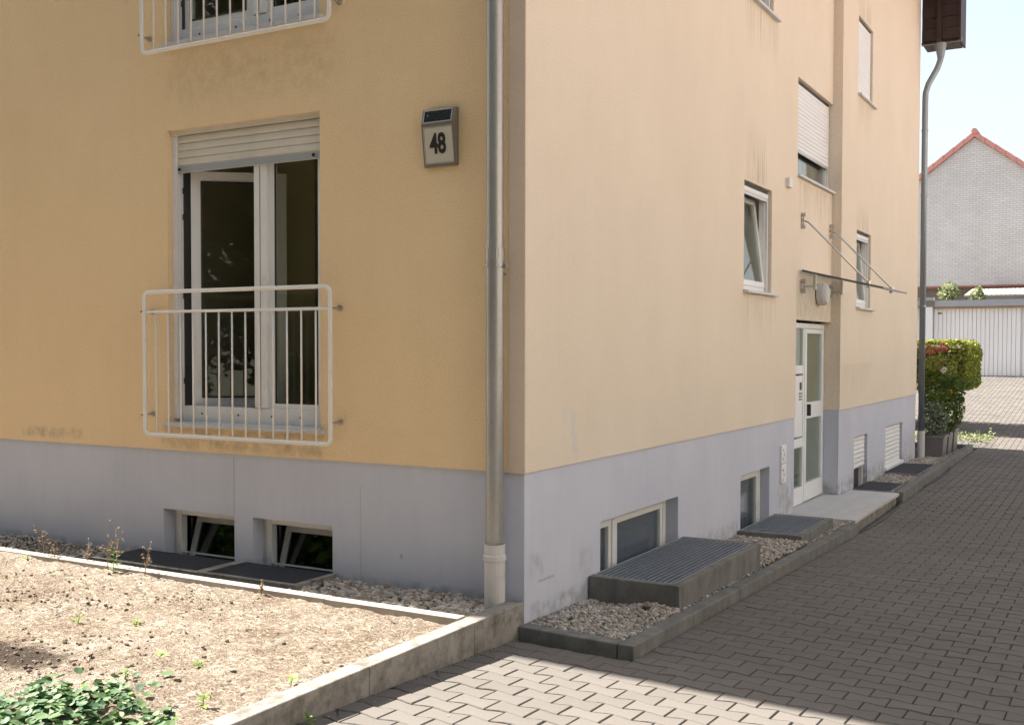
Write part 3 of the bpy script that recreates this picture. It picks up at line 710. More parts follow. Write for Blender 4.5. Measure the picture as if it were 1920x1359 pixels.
# tilted window beside the entrance
def tilt_window(X, o, D, label, ang=7):
    u0, u1, z0, z1 = o
    win = shutter_window(X, (u0, u1, z0, z1), D, label, z1-.09, curtain=False, pitch=.04, full=True)
    sm = MB(); rect_frame(sm, 'B', 0, u0+.045, u1-.05, 0, z1-z0-.14, .055, -.02, .025)
    M4 = Matrix.Translation((X-D-.01, 0, z0+.05)) @ Matrix.Rotation(R(-ang), 4, 'Y')
    place(bpy.data.objects.new('tilted_sash', sm.mesh('tilted_sash', M_white)), M4, win)
    place(bpy.data.objects.new('pane', MB().box(-.006, 0, u0+.10, u1-.105, .05, z1-z0-.19).mesh('pane', M_glass)), M4, win)
    mb = MB(); n = 50; ua, ub = u0+.02, u1-.02
    for k in range(n):
        a = ua+(ub-ua)*k/n; b = ua+(ub-ua)*(k+1)/n; da = D+.24+.025*math.sin(k*1.3); db = D+.24+.025*math.sin((k+1)*1.3)
        mb.quad(P('B', X, a, da, z0+.0), P('B', X, b, db, z0), P('B', X, b, db, z1), P('B', X, a, da, z1))
    mb.build('curtain', M_curt, win)
    return win
tilt_window(XN, OW1, .065, 'small tilted window between the corner and the entrance')
tilt_window(XF, OFl, .06, 'narrow tilted window right of the entrance canopy', 6)
shutter_window(XN, OW1u, .065, 'upper small window at the top edge of the picture', OW1u[2]+.7)
shutter_window(XM, OM, .075, 'wide window above the entrance, shutter almost down', 3.965, sillw=.06, pitch=.046)
shutter_window(XF, OFu, .06, 'upper narrow window with shutter fully down', OFu[2]+.03, full=True, pitch=.046)
def vent_window(o, zbot, label, full):
    X = XF-PI_; u0, u1, z0, z1 = o; D = .06
    fr = MB(); rect_frame(fr, 'B', X, u0+.004, u1-.004, -.3, z1-.004, .045, D, D+.06)
    win = fr.build('basement_window', M_white, house, bevel=.003); win['label'] = label
    bxs(MB(), 'B', X, u0+.05, u1-.05, D+.05, D+.06, -.28, z1-.05).build('pane', M_black, win)
    slats('B', X, u0+.01, u1-.05, z1-.02, zbot, .062, D-.02, M_slatw, win)
    if full: MB().hexa([(X+.03, u0-.01, -.155), (X-D, u0-.01, -.155), (X-D, u1+.02, -.155), (X+.03, u1+.02, -.155), (X+.03, u0-.01, -.12), (X-D, u0-.01, -.09), (X-D, u1+.02, -.09), (X+.03, u1+.02, -.12)]).build('sill', M_white, win)
vent_window(OB3, .055, 'basement window right of the entrance, shutter three quarters down', False)
vent_window(OB4, -.10, 'farthest basement window, shutter fully down', True)

# ------- entrance
DX = -.10; D0 = -.155
fr = MB()
fr.box(DX-.06, DX, 6.33, 6.40, D0, 1.99); fr.box(DX-.06, DX, 7.965, 8.032, D0, 1.99); fr.box(DX-.06, DX, 6.40, 7.965, 1.93, 1.99); fr.box(DX-.06, DX, 7.03, 7.085, D0, 1.93)
fr.box(DX-.055, DX-.004, 6.40, 7.03, D0, .045); fr.box(DX-.055, DX-.004, 6.40, 7.03, .52, .63); fr.box(DX-.055, DX-.004, 6.40, 7.03, 1.39, 1.49)
ent = fr.build('entrance_door', M_doorw, house, bevel=.004); ent['label'] = 'white glazed entrance door with side light and letterbox panel'
lf = MB(); lf.box(DX-.05, DX+.006, 7.09, 7.175, D0+.01, 1.925); lf.box(DX-.05, DX+.006, 7.90, 7.96, D0+.01, 1.925)
lf.box(DX-.05, DX+.006, 7.175, 7.90, D0+.01, .065); lf.box(DX-.05, DX+.006, 7.175, 7.90, .845, 1.035); lf.box(DX-.05, DX+.006, 7.175, 7.90, 1.87, 1.925)
lf.build('door_leaf', M_doorw, ent, bevel=.004)
for z0, z1 in ((.065, .845), (1.035, 1.87)):
    MB().box(DX-.03, DX-.022, 7.175, 7.90, z0, z1).build('pane', M_glass, ent)
    MB().box(DX-.05, DX-.046, 7.175, 7.90, z0, z1).build('frosted_film', M_frost, ent)
for z0, z1 in ((.045, .52), (1.49, 1.93)):
    MB().box(DX-.03, DX-.022, 6.40, 7.03, z0, z1).build('pane', M_glass, ent)
    MB().box(DX-.05, DX-.046, 6.40, 7.03, z0, z1).build('frosted_film', M_frost, ent)
MB().box(DX-.03, DX+.004, 6.42, 6.99, .65, 1.37).build('letterbox_panel', M_doorw, ent, bevel=.004)
for k in range(3): MB().box(DX+.003, DX+.008, 6.45, 6.96, .68+k*.09, .755+k*.09).build('letterbox_flap', M_doorw, ent, bevel=.002)
MB().box(DX+.004, DX+.012, 6.86, 6.93, 1.20, 1.29).build('intercom_speaker', M_black, ent)
for k in range(3): MB().box(DX+.004, DX+.010, 6.83, 6.95, 1.08+k*.035, 1.10+k*.035).build('name_plate', M_taupe, ent)
MB().box(DX+.006, DX+.05, 7.19, 7.22, .88, 1.02).build('door_handle', M_black, ent, bevel=.004)
MB().box(DX+.004, DX+.010, 7.25, 7.28, .90, 1.00).build('handle_plate', M_inox, ent)
MB().box(-.6, -.32, 6.33, 8.03, -.2, 2.0).build('hall_screen', M_roomw, house)

# ------------------------------------------------------------------ things on the walls
def railing(loc_z, label):
    r = empty('balcony_railing', (-2.34, 0, loc_z), label=label, cat='balcony railing', group='white railings on the front windows')
    z = loc_z; x0, x1, z0, z1, Y, q = -3.235, -1.443, z+.0, z+1.075, -.125, .045
    def rr(cx, cz, a0):
        return [(cx+q*math.cos(R(a0+i*22.5)), Y, cz+q*math.sin(R(a0+i*22.5))) for i in range(5)]
    path = rr(x1-q, z1-q, 0)+rr(x0+q, z1-q, 90)+rr(x0+q, z0+q, 180)+rr(x1-q, z0+q, 270)
    # path closes; tube ring orientation kept by transport
    MB().tube(path, .0155, 10, closed=True).build('outer_frame', M_rail, r, smooth=True)
    MB().tube([(x0, Y, z+.925), (x1, Y, z+.925)], .0115, 10).build('upper_rail', M_rail, r, smooth=True)
    bar = MB().tube([(0, 0, 0), (0, 0, .925)], .0068, 8).mesh('baluster', M_rail, True)
    for k in range(13): inst('baluster', bar, (-3.112+k*.1286, Y, z+.0), r)
    for (x, s) in ((-3.285, 1), (-1.472+.02, -1)):
        for zz in (z+.93, z+.145):
            MB().tube([(x, .004, zz), (x, -.02, zz)], .02, 10).tube([(x, -.02, zz), (x, -.085, zz)], .009, 8).tube([(x, -.07, zz), (x+s*.012 if s > 0 else x+.012, Y, zz)], .008, 8).build('wall_bracket', M_inox, r, smooth=False)
    return r
rail1 = railing(1.035, 'white tubular railing across the ground floor window')
copy_tree(rail1, (0, 0, 2.868), label='white tubular railing at the top edge, its foot only')

# house number lamp with the number 48
lampN = empty('house_number_lamp', (-.62, 0, 3.05), label='solar house number lamp reading 48 beside the downpipe', cat='house number')
def side_prof(x, ins=0): return [(x, .0, 2.862), (x, -.022, 2.862), (x, -.060, 3.135), (x, -.038, 3.232), (x, .0, 3.236)]
MB().prism(side_prof(-.745)[::-1], (.255, 0, 0)).build('case', M_taupe, lampN, bevel=.004)
def onface(a, b, u, v, off):   # point on the tilted face between two profile points
    n = Vector((0, b[1]-a[1], b[2]-a[2])).normalized(); nn = Vector((0, -n.z, n.y))
    p = Vector((0, a[1], a[2])) + n*v + nn*off
    return Vector((u, p.y, p.z))
pa, pb, pc = (0, -.022, 2.862), (0, -.060, 3.135), (0, -.038, 3.232)
def plate(a, b, u0, u1, v0, v1, o0, o1, nm, m):
    MB().hexa([onface(a, b, u0, v0, o0), onface(a, b, u1, v0, o0), onface(a, b, u1, v1, o0), onface(a, b, u0, v1, o0),
               onface(a, b, u0, v0, o1), onface(a, b, u1, v0, o1), onface(a, b, u1, v1, o1), onface(a, b, u0, v1, o1)]).build(nm, m, lampN)
plate(pa, pb, -.723, -.512, .028, .250, .0, .002, 'number_plate', M_cream)
plate(pb, pc, -.722, -.518, .014, .086, .0, .002, 'solar_panel', M_solar)
for (u0, u1, v0, v1) in ((-.729, -.506, .020, .027), (-.729, -.506, .251, .258), (-.729, -.7235, .027, .251), (-.5115, -.506, .027, .251)):
    plate(pa, pb, u0, u1, v0, v1, .0, .004, 'bezel', M_alu)
for (u0, u1, v0, v1) in ((-.730, -.510, .006, .012), (-.730, -.510, .087, .093), (-.730, -.7245, .012, .087), (-.516, -.510, .012, .087)):
    plate(pb, pc, u0, u1, v0, v1, .0, .004, 'bezel', M_alu)
plate(pb, pc, -.700, -.694, .052, .060, .002, .006, 'sensor_dot', M_alu)
cu_ = bpy.data.curves.new('digits', 'FONT'); cu_.body = "48"; cu_.size = .155; cu_.extrude = .0015; cu_.offset = .0045; cu_.align_x = 'CENTER'; cu_.align_y = 'CENTER'
tmp = bpy.data.objects.new('digits_tmp', cu_); COL.objects.link(tmp); bpy.context.view_layer.update()
me = bpy.data.meshes.new_from_object(tmp.evaluated_get(bpy.context.evaluated_depsgraph_get())); bpy.data.objects.remove(tmp)
me.materials.clear(); me.materials.append(M_black)
nvec = Vector((0, pb[1]-pa[1], pb[2]-pa[2])).normalized(); nn = Vector((0, -nvec.z, nvec.y)); xa = Vector((1, 0, 0))
c0 = onface(pa, pb, -.622, .142, .004)
M4 = Matrix(((xa.x, nvec.x, nn.x, c0.x), (xa.y, nvec.y, nn.y, c0.y), (xa.z, nvec.z, nn.z, c0.z), (0, 0, 0, 1))) @ Matrix.Diagonal((.78, 1.14, 1, 1))
place(bpy.data.objects.new('house_number', me), M4, lampN)

# front downpipe
dp = empty('downpipe', (-.168, -.1, 0), label='weathered zinc downpipe at the front corner of the house', cat='downpipe')
px_, py_ = -.168, -.088
MB().tube([(px_, py_, 2.30), (px_, py_, 7.8)], .0545, 20, cap=False).build('upper_pipe', M_zinc, dp, smooth=True)
MB().tube([(px_, py_, .47), (px_, py_, 2.28)], .0575, 20, cap=False).build('lower_pipe', M_zinc, dp, smooth=True)
MB().tube([(px_, py_, 2.235), (px_, py_, 2.31)], .0595, 20).build('sleeve', M_zinc, dp, smooth=False)
b_ = MB().tube([(px_, py_, 2.195), (px_, py_, 2.215)], .064, 20)
b_.box(px_-.005, px_+.005, -.04, 0, 2.20, 2.21); b_.box(px_+.055, px_+.085, py_-.012, py_+.012, 2.195, 2.215); b_.build('pipe_clamp', M_zinc, dp)
MB().tube([(px_+.055, py_+.02, 2.15), (px_+.075, py_+.02, 2.15)], .01, 8).build('clamp_screw', M_zinc, dp)
MB().tube([(px_, py_, .47), (px_, py_, .483), (px_, py_, .487)], [.062, .066, .058], 20).build('collar_lip', M_zinc, dp)
MB().tube([(px_, py_, -.15), (px_, py_, .468)], .066, 20).build('base_pipe', M_pipe, dp, smooth=False)
MB().tube([(px_, py_, .36), (px_, py_, .367), (px_, py_, .395), (px_, py_, .402)], [.067, .072, .072, .067], 20).build('base_ring', M_pipe, dp)
# far downpipe with swan neck
dp2 = empty('downpipe', (.155, 13.86, 0), label='blue grey downpipe with swan neck at the far corner of the house', cat='downpipe')
xq, yq = .165, 13.85
MB().tube([(xq, yq, .25), (xq, yq, 5.9), (xq+.005, yq, 6.05), (xq+.05, yq, 6.2), (xq+.19, yq, 6.45), (xq+.235, yq, 6.58), (xq+.24, yq, 6.84)], .05, 14).build('pipe', M_zinc2, dp2, smooth=True)
MB().tube([(xq+.24, yq, 6.62), (xq+.24, yq, 6.86)], [.055, .10], 12).build('outlet', M_zinc2, dp2)
MB().tube([(xq, yq, -.3), (xq, yq, .27)], .062, 14).build('base_pipe', M_pipe, dp2)
for z in (2.4, 4.3, 5.4): MB().tube([(xq, yq, z), (xq, yq, z+.03)], .058, 14).build('pipe_clamp', M_zinc2, dp2)

# canopy
cp = empty('entrance_canopy', (0, 7.2, 2.5), label='glass canopy hung on two steel rods above the entrance', cat='canopy')
cy0, cy1 = 6.5, 7.97
def cz(x): return 2.575-.245*x
MB().hexa([(.02, cy0, cz(.02)), (.90, cy0, cz(.90)), (.90, cy1, cz(.9)), (.02, cy1, cz(.02)), (.02, cy0, cz(.02)+.014), (.90, cy0, cz(.9)+.014), (.90, cy1, cz(.9)+.014), (.02, cy1, cz(.02)+.014)]).build('glass_pane', M_cglass, cp)
MB().box(.012, .03, cy0, cy1, cz(.02)-.003, cz(.02)+.016).build('wall_profile', M_gasket, cp)
for (a, b, c, d) in ((.03, .90, cy0-.004, cy0+.004), (.03, .90, cy1-.004, cy1+.004)):
    MB().hexa([(a, c, cz(a)-.003), (b, c, cz(b)-.003), (b, d, cz(b)-.003), (a, d, cz(a)-.003), (a, c, cz(a)+.016), (b, c, cz(b)+.016), (b, d, cz(b)+.016), (a, d, cz(a)+.016)]).build('glass_edge', M_edge, cp)
MB().box(.897, .905, cy0, cy1, cz(.9)-.003, cz(.9)+.016).build('glass_edge', M_edge, cp)
for y in (6.58, 7.93):
    MB().tube([(XM, y, 3.16), (.06, y, 3.13), (.73, y, cz(.73)+.03)], .010, 8).build('tie_rod', M_inox, cp, smooth=True)
    MB().tube([(XM, y, 3.22), (XM+.05, y, 3.22)], .022, 10).tube([(XM, y, 3.08), (XM+.05, y, 3.08)], .022, 10).box(XM+.02, XM+.035, y-.02, y+.02, 3.07, 3.23).build('rod_bracket', M_inox, cp)
    MB().tube([(.73, y, cz(.73)-.03), (.73, y, cz(.73)+.045)], .026, 10).build('glass_clamp', M_inox, cp)
    mb = MB()
    for (dy, z, r_) in ((0, 2.46, .025), (0, 2.35, .025)):
        mb.tube([(XM-.002, y+dy, z), (XM+.06, y+dy, z)], r_, 10)
    mb.box(XM+.03, XM+.045, y-.018, y+.018, 2.33, 2.48); mb.tube([(XM+.04, y, 2.40), (.14, y, 2.40)], .014, 8)
    mb.tube([(.14, y, 2.36), (.14, y, 2.55)], .02, 10); mb.build('wall_bracket', M_inox, cp)
wl = empty('wall_lamp', (0, 7.45, 2.3), label='round white lamp on the wall under the glass canopy', cat='lamp')
MB().tube([(XM, 7.36, 2.345), (XM+.012, 7.36, 2.345)], .125, 24).build('lamp_base', M_gasket, wl)
MB().tube([(XM+.013, 7.36, 2.345), (XM+.09, 7.36, 2.345), (XM+.12, 7.36, 2.345), (XM+.135, 7.36, 2.345)], [.135, .135, .115, .06], 24).build('lamp_cover', M_lampw, wl, smooth=False)
sb = MB().box(0, .045, 5.84, 5.97, 3.44, 3.54).build('sensor_box', M_lampw, bevel=.006); tag(sb, 'small white box on the wall left of the shuttered window', 'sensor')
MB()
vp = empty('wall_ornament', (0, 5.8, .44), label='white moulded relief plate on the plinth beside the entrance', cat='wall plate')
for z0, z1 in ((.445, .635), (.225, .43)):
    p_ = MB().box(XN-PI_-.002, XN+.012, 5.74, 5.93, z0, z1).build('relief_plate', M_slatw, vp, bevel=.003)
    for k in range(3): MB().tube([(XN+.010, 5.80+.03*(k % 2), z0+.045+k*.05), (XN+.024, 5.80+.03*(k % 2), z0+.045+k*.05)], .018, 8).build('relief_knob', M_slatw, p_)

# ------------------------------------------------------------------ kerbs, light wells, step
def kerb_run(name, label, cat, pts, w0, side, top, bot, m, lens, bev=.006, group=None):
    """straight run of kerb stones from a to b; heights interpolated; side = unit vector of its width"""
    a, b = Vector(pts[0]), Vector(pts[1]); L = (b-a).length; d = (b-a)/L; s_ = Vector(side)
    root = empty(name, tuple((a+b)/2)+(0,) if len(a) == 2 else tuple((a+b)/2), label=label, cat=cat, group=group)
    t = 0; k = 0
    while t < L-.02:
        e = min(L, t+lens[min(k, len(lens)-1)])
        if L-e < .12: e = L
        p0, p1 = a+d*(t+.0004), a+d*(e-.0004); q0, q1 = p0+s_*w0, p1+s_*w0
        t0, t1 = top(t/L)+rnd(-.002, .002), top(e/L)+rnd(-.002, .002)
        B = bot
        MB().hexa([(p0.x, p0.y, B), (p1.x, p1.y, B), (q1.x, q1.y, B), (q0.x, q0.y, B), (p0.x, p0.y, t0), (p1.x, p1.y, t1), (q1.x, q1.y, t1), (q0.x, q0.y, t0)]).build('kerb_stone', m, root, bevel=bev)
        t = e; k += 1
    return root
# garden edging along the path (x = 0) and in front of the gravel strip
kerb_run('garden_kerb', 'weathered concrete kerb between the dry garden bed and the paved path', 'kerb', ((0, -.004, 0), (0, -7.0, 0)), .115, (-1, 0, 0), lambda t: .105, -.4, M_conc, [.60, 1.0], .008)
kerb_run('bed_kerb', 'pale concrete edging between gravel strip and dry garden bed', 'kerb', ((-.1175, -.60, 0), (-9, -.52, 0)), .085, (0, 1, 0), lambda t: .113, -.3, M_concl, [1.0], .004)
# path kerb round the pebble beds
ktop = lambda t: -.03 - .145*min(1, t*1.0)
kerb_run('path_kerb', 'short dark kerb at the house corner closing the pebble bed', 'kerb', ((.004, -.09, 0), (XK-.11, -.115, 0)), .10, (0, 1, 0), lambda t: -.03-.012*t, -.5, M_concd, [1.0], .008)
kerb_run('path_kerb', 'long dark kerb beside the raised gratings, near the camera', 'kerb', ((XK, -.12, 0), (XK, 5.95, 0)), .105, (-1, 0, 0), lambda t: -.040-.142*t, -.6, M_concd, [1.0], .008)
kerb_run('path_kerb', 'dark kerb beyond the entrance step, ending at the planters', 'kerb', ((XK-.01, 8.62, 0), (XK-.04, 16.0, 0)), .105, (-1, 0, 0), lambda t: -.15+.045*t, -.6, M_concd, [1.0], .008)
kerb_run('path_kerb', 'far end kerb behind the planters', 'kerb', ((XK-.15, 15.97, 0), (-.6, 15.97, 0)), .10, (0, -1, 0), lambda t: -.105, -.6, M_concd, [1.0], .008)
# thin black cable along the step
cab = MB().tube([(XK+.01+.05*math.sin(t*.45)*(1 if t > 0 else 0), 5.95+t*.33, g(XK, 5.95+t*.33)+.008) for t in range(0, 22)], .006, 6).build('cable', M_gasket, smooth=True)
tag(cab, 'thin dark cable along the foot of the entrance step', 'cable')

def light_well(x0, x1, y0, y1, ztop, label, group, raised, gap=.028, along='y', rimw=.06, m=M_steel, zb=-.5, openside=None):
    r = empty('light_well', ((x0+x1)/2, (y0+y1)/2, ztop), label=label, cat='light well', group=group)
    mc = M_concd if raised else M_conc
    gz = ztop-.004
    if openside == 'x':      # wall side at x0 (B facade)
        for (a, b, c, d) in ((x0, x1, y0, y0+rimw), (x0, x1, y1-rimw, y1), (x1-rimw, x1, y0+rimw, y1-rimw)):
            MB().box(a, b, c, d, zb, ztop).build('concrete_side', mc, r, bevel=.006)
        gx0, gx1, gy0, gy1 = x0, x1-rimw, y0+rimw, y1-rimw
    else:                    # wall side at y1 (front facade)
        for (a, b, c, d) in ((x0, x0+rimw, y0, y1), (x1-rimw, x1, y0, y1), (x0+rimw, x1-rimw, y0, y0+rimw*.8)):
            MB().box(a, b, c, d, zb, ztop).build('concrete_side', mc, r, bevel=.004)
        gx0, gx1, gy0, gy1 = x0+rimw, x1-rimw, y0+rimw*.8, y1
    e = .002
    MB().box(gx0+e, gx1-e, gy0+e, gy1-e, zb+.01, zb+.03).build('pit_floor', M_pit, r)
    mb = MB(); t = .0045 if raised else .003
    n = int((gy1-gy0)/gap) if along == 'x' else int((gx1-gx0)/gap)
    if along == 'x':        # bearing bars run along x
        for k in range(1, n): y = gy0+(gy1-gy0)*k/n; mb.box(gx0+.006, gx1-.006, y-t, y+t, gz-.025, gz)
        for k in range(1, int((gx1-gx0)/.035)): x = gx0+k*.035; mb.box(x-.0022, x+.0022, gy0+.006, gy1-.006, gz-.012, gz-.003)
    else:
        for k in range(1, n): x = gx0+(gx1-gx0)*k/n; mb.box(x-t, x+t, gy0+.006, gy1-.006, gz-.025, gz)
        for k in range(1, int((gy1-gy0)/.035)): y = gy0+k*.035; mb.box(gx0+.006, gx1-.006, y-.0022, y+.0022, gz-.012, gz-.003)
    tag(mb.build('grating_bars', m, r), kind='stuff')
    rm = MB(); rm.box(gx0+e, gx0+.008, gy0+e, gy1-e, gz-.03, gz+.003); rm.box(gx1-.008, gx1-e, gy0+e, gy1-e, gz-.03, gz+.003)
    rm.box(gx0+.008, gx1-.008, gy0+e, gy0+.008, gz-.03, gz+.003); rm.box(gx0+.008, gx1-.008, gy1-.008, gy1-e, gz-.03, gz+.003)
    rm.build('grating_frame', M_steelr if raised else m, r)
    return r
gB = 'gratings over the basement windows beside the path'; gA = 'gratings under the balcony'
light_well(.0, .67, .93, 2.78, .098, 'largest raised light well, grating on dark concrete, nearest the corner', gB, True, gap=.040, along='y', openside='x')
light_well(.0, .62, 4.27, 5.52, -.072, 'smaller raised light well between pebble bed and entrance step', gB, True, gap=.040, along='y', openside='x')
light_well(.092, .60, 8.83, 9.85, -.178, 'first flush dark grating right after the entrance step', gB, False, .03, 'y', .03, M_steeld, openside='x')
light_well(.092, .60, 10.98, 12.60, -.172, 'second flush dark grating near the planters', gB, False, .03, 'y', .03, M_steeld, openside='x')
light_well(-3.50, -2.40, -.42, .01, .118, 'left flush grating under the balcony', gA, False, .026, 'x', .045, M_steeld)
light_well(-2.395, -1.50, -.42, .01, .122, 'right flush grating under the balcony', gA, False, .026, 'x', .045, M_steeld)

st = empty('entrance_step', (.3, 7.4, -.2), label='low pale stone step in front of the white entrance door', cat='step')
MB().box(-.30, .70, 6.10, 8.60, -.7, -.202).build('step_base', M_conc, st, bevel=.004)
MB().box(-.14, .73, 6.06, 7.33, -.20, -.162).build('step_slab', M_slab, st, bevel=.003)
MB().box(-.14, .73, 7.335, 8.035, -.20, -.162).build('step_slab', M_slab, st, bevel=.003)
MB().box(.115, .73, 8.039, 8.62, -.20, -.162).build('step_slab', M_slab, st, bevel=.003)

# gravel
def ico(rad, seed):
    random.seed(seed); import bmesh
    bm = bmesh.new(); bmesh.ops.create_icosphere(bm, subdivisions=1, radius=1)
    f = [Vector((rnd(.75, 1.25), rnd(.6, 1), rnd(.45, .8))) for _ in (0,)][0]
    vs = [Vector(v.co) for v in bm.verts]; vs = [Vector((v.x*f.x*rnd(.85, 1.15), v.y*f.y*rnd(.85, 1.15), v.z*f.z*rnd(.85, 1.15))) for v in vs]
    fs = [tuple(v.index for v in fc.verts) for fc in bm.faces]; bm.free(); return vs, fs
KINDS = [ico(1, s) for s in range(12)]; random.seed(21)
def scatter(mb, x, y, z, r):
    vs, fs = random.choice(KINDS); n = len(mb.v)
    Rm = Euler((rnd(-.5, .5), rnd(-.5, .5), rnd(0, 6.28))).to_matrix()
    mb.v += [tuple(Rm @ (v*r) + Vector((x, y, z))) for v in vs]; mb.f += [tuple(n+i for i in f) for f in fs]
def gravel(name, label, x0, x1, y0, y1, zf, r, dens, edge=.03, holes=()):
    bed = MB().quad((x0, y0, zf(y0, x0)-.012), (x1, y0, zf(y0, x1)-.012), (x1, y1, zf(y1, x1)-.012), (x0, y1, zf(y1, x0)-.012))
    b_ = tag(bed.build('gravel_bed', M_bed), kind='structure')
    mb = MB(); n = int((x1-x0)*(y1-y0)*dens)
    for _ in range(n):
        x, y = rnd(x0+.01, x1-.01), rnd(y0+.01, y1-.01); rr = r*random.choice((.6, .8, 1, 1, 1.25, 1.6))
        scatter(mb, x, y, zf(y, x)+rnd(-.006, .012), rr)
    o = mb.build('gravel', M_peb); tag(o, label, 'gravel', kind='stuff'); return o
gravel('g', 'coarse grey pebbles between right grating and downpipe', -1.50, -.116, -.515, .01, lambda y, x: .075+.01*math.sin(x*7), .019, 2400)
gravel('g', 'dark gritty strip along the plinth left of the gratings', -8, -3.505, -.44, .01, lambda y, x: .085+.012*math.sin(x*5), .012, 1700)
def zb(y, x): return -.05-.020*y+.02*math.sin(x*9)*math.sin(y*5)
gravel('g', 'pale pebble bed in the corner of the dark kerb', -.01, XK-.10, -.02, .93, zb, .0145, 4700)
gravel('g', 'pebbles between the two raised light wells', -.01, XK-.10, 2.78, 4.27, lambda y, x: -.10-.018*(y-2.8), .014, 3000)
gravel('g', 'pebbles between small light well and step', -.01, XK-.10, 5.52, 6.06, lambda y, x: -.19, .014, 3000)
gravel('g', 'thin pebble line beside the large light well', .672, XK-.10, .93, 2.78, zb, .010, 3000)
gravel('g', 'thin pebble line beside the small light well', .622, XK-.10, 4.27, 5.52, lambda y, x: -.165, .010, 3000)
gravel('g', 'pebbles between the two flush gratings', .09, XK-.11, 9.85, 10.98, lambda y, x: -.205, .016, 1700)
gravel('g', 'pebbles around the far downpipe and planters', .09, XK-.13, 12.6, 15.85, lambda y, x: -.20, .016, 1500)
gravel('g', 'pebbles between step and first flush grating', .09, XK-.11, 8.62, 8.83, lambda y, x: -.205, .014, 1700)
gravel('g', 'pebbles along the kerb beside the flush gratings', .602, XK-.12, 8.83, 12.6, lambda y, x: -.20, .012, 2000)
gravel('g', 'pebbles beyond the house corner', -.79, .09, 13.73, 15.85, lambda y, x: -.20, .016, 900)
st2 = MB(); scatter(st2, .5, .78, -.02, .04); o = st2.build('stone', M_clod); tag(o, 'reddish brown fist sized stone on the pale pebble bed', 'stone')

# ------------------------------------------------------------------ garden bed
def fbm(x, y, s, o=4):
    return noise.fractal(Vector((x*s, y*s, 3.7)), 1.0, 2.0, o)
def soil_z(x, y):
    e = min(1, max(0, (-.60-y)/.5)); f = min(1, max(0, (-.115-x)/.5))
    z = .088 + .006*e*f - .02*min(1, max(0, 1+(x+.1)/2.5))*(1-e) + .035*fbm(x, y, 1.1, 3)*f*e + .014*fbm(x, y, 6, 4) + .008*fbm(x, y, 25, 3)
    if x < -4: z += .02
    return min(z, .105 if y > -.72 or x > -.25 else .16)
mb = MB(); x0, x1, y0, y1 = -6.2, -.112, -4.2, -.602
nx, ny = 300, 170
for j in range(ny+1):
    for i in range(nx+1):
        x = x0+(x1-x0)*i/nx; yb = y1 + .08*( -.1175-x)/8.88
        y = y0+(yb-y0)*j/ny; mb.v.append((x, y, soil_z(x, y)))
for j in range(ny):
    for i in range(nx):
        a = j*(nx+1)+i; mb.f.append((a, a+1, a+nx+2, a+nx+1))
soil = tag(mb.build('garden_soil', M_soil, smooth=True), kind='structure')
o = MB().box(-12, -6.2, -9, -.55, -.3, .06).box(-6.2, -.12, -9, -4.2, -.3, .06).build('outer_soil', M_soil); tag(o, kind='structure')
mb = MB()
centers = [(SOIL_SHADE[0]+.1, SOIL_SHADE[1], .35, 200), (-2.75, -1.45, .35, 150), (-1.9, -.95, .3, 90), (-3.9, -1.35, .4, 90), (-1.55, -1.9, .4, 70), (-.5, -1.6, .3, 25), (-3.3, -.95, .4, 50), (-2.2, -2.2, .6, 60), (-1.0, -2.3, .4, 40)]
for cx, cyy, s_, n in centers:
    for _ in range(n):
        x, y = random.gauss(cx, s_), random.gauss(cyy, s_*.45)
        if x > -.15 or y > -.66 or y < -4: continue
        r_ = random.choice((.003, .004, .006, .008, .011, .015)); scatter(mb, x, y, soil_z(x, y)+r_*.3, r_)
for _ in range(900):
    x, y = rnd(-5.5, -.15), rnd(-3.5, -.66); r_ = rnd(.002, .006); scatter(mb, x, y, soil_z(x, y)+r_*.2, r_)
tag(mb.build('soil_clods', M_clod), 'dark crumbly clods scattered over the dry garden bed', 'soil clods', kind='stuff')
mb = MB()
for _ in range(12000):
    x, y = rnd(-5.5, -.14), rnd(-3.6, -.64)
    if ((x-SOIL_SHADE[0])/.6)**2+((y-SOIL_SHADE[1])/.22)**2 < 1 and random.random() < .8: continue
    a = rnd(0, 6.28); L = rnd(.004, .022) if random.random() < .96 else rnd(.03, .09); z = soil_z(x, y)
    dx, dy = math.cos(a)*L, math.sin(a)*L; wd = rnd(.0005, .0015); px2, py2 = -math.sin(a)*wd, math.cos(a)*wd
    z2 = soil_z(min(x+dx, -.12), y+dy)
    mb.quad((x-px2, y-py2, z+.003), (x+px2, y+py2, z+.004), (x+dx+px2, y+dy+py2, z2+rnd(.003, .012)), (x+dx-px2, y+dy-py2, z2+rnd(.003, .012)))
tag(mb.build('straw_litter', M_straw), 'dry straw and bark litter on the garden bed', 'litter', kind='stuff')

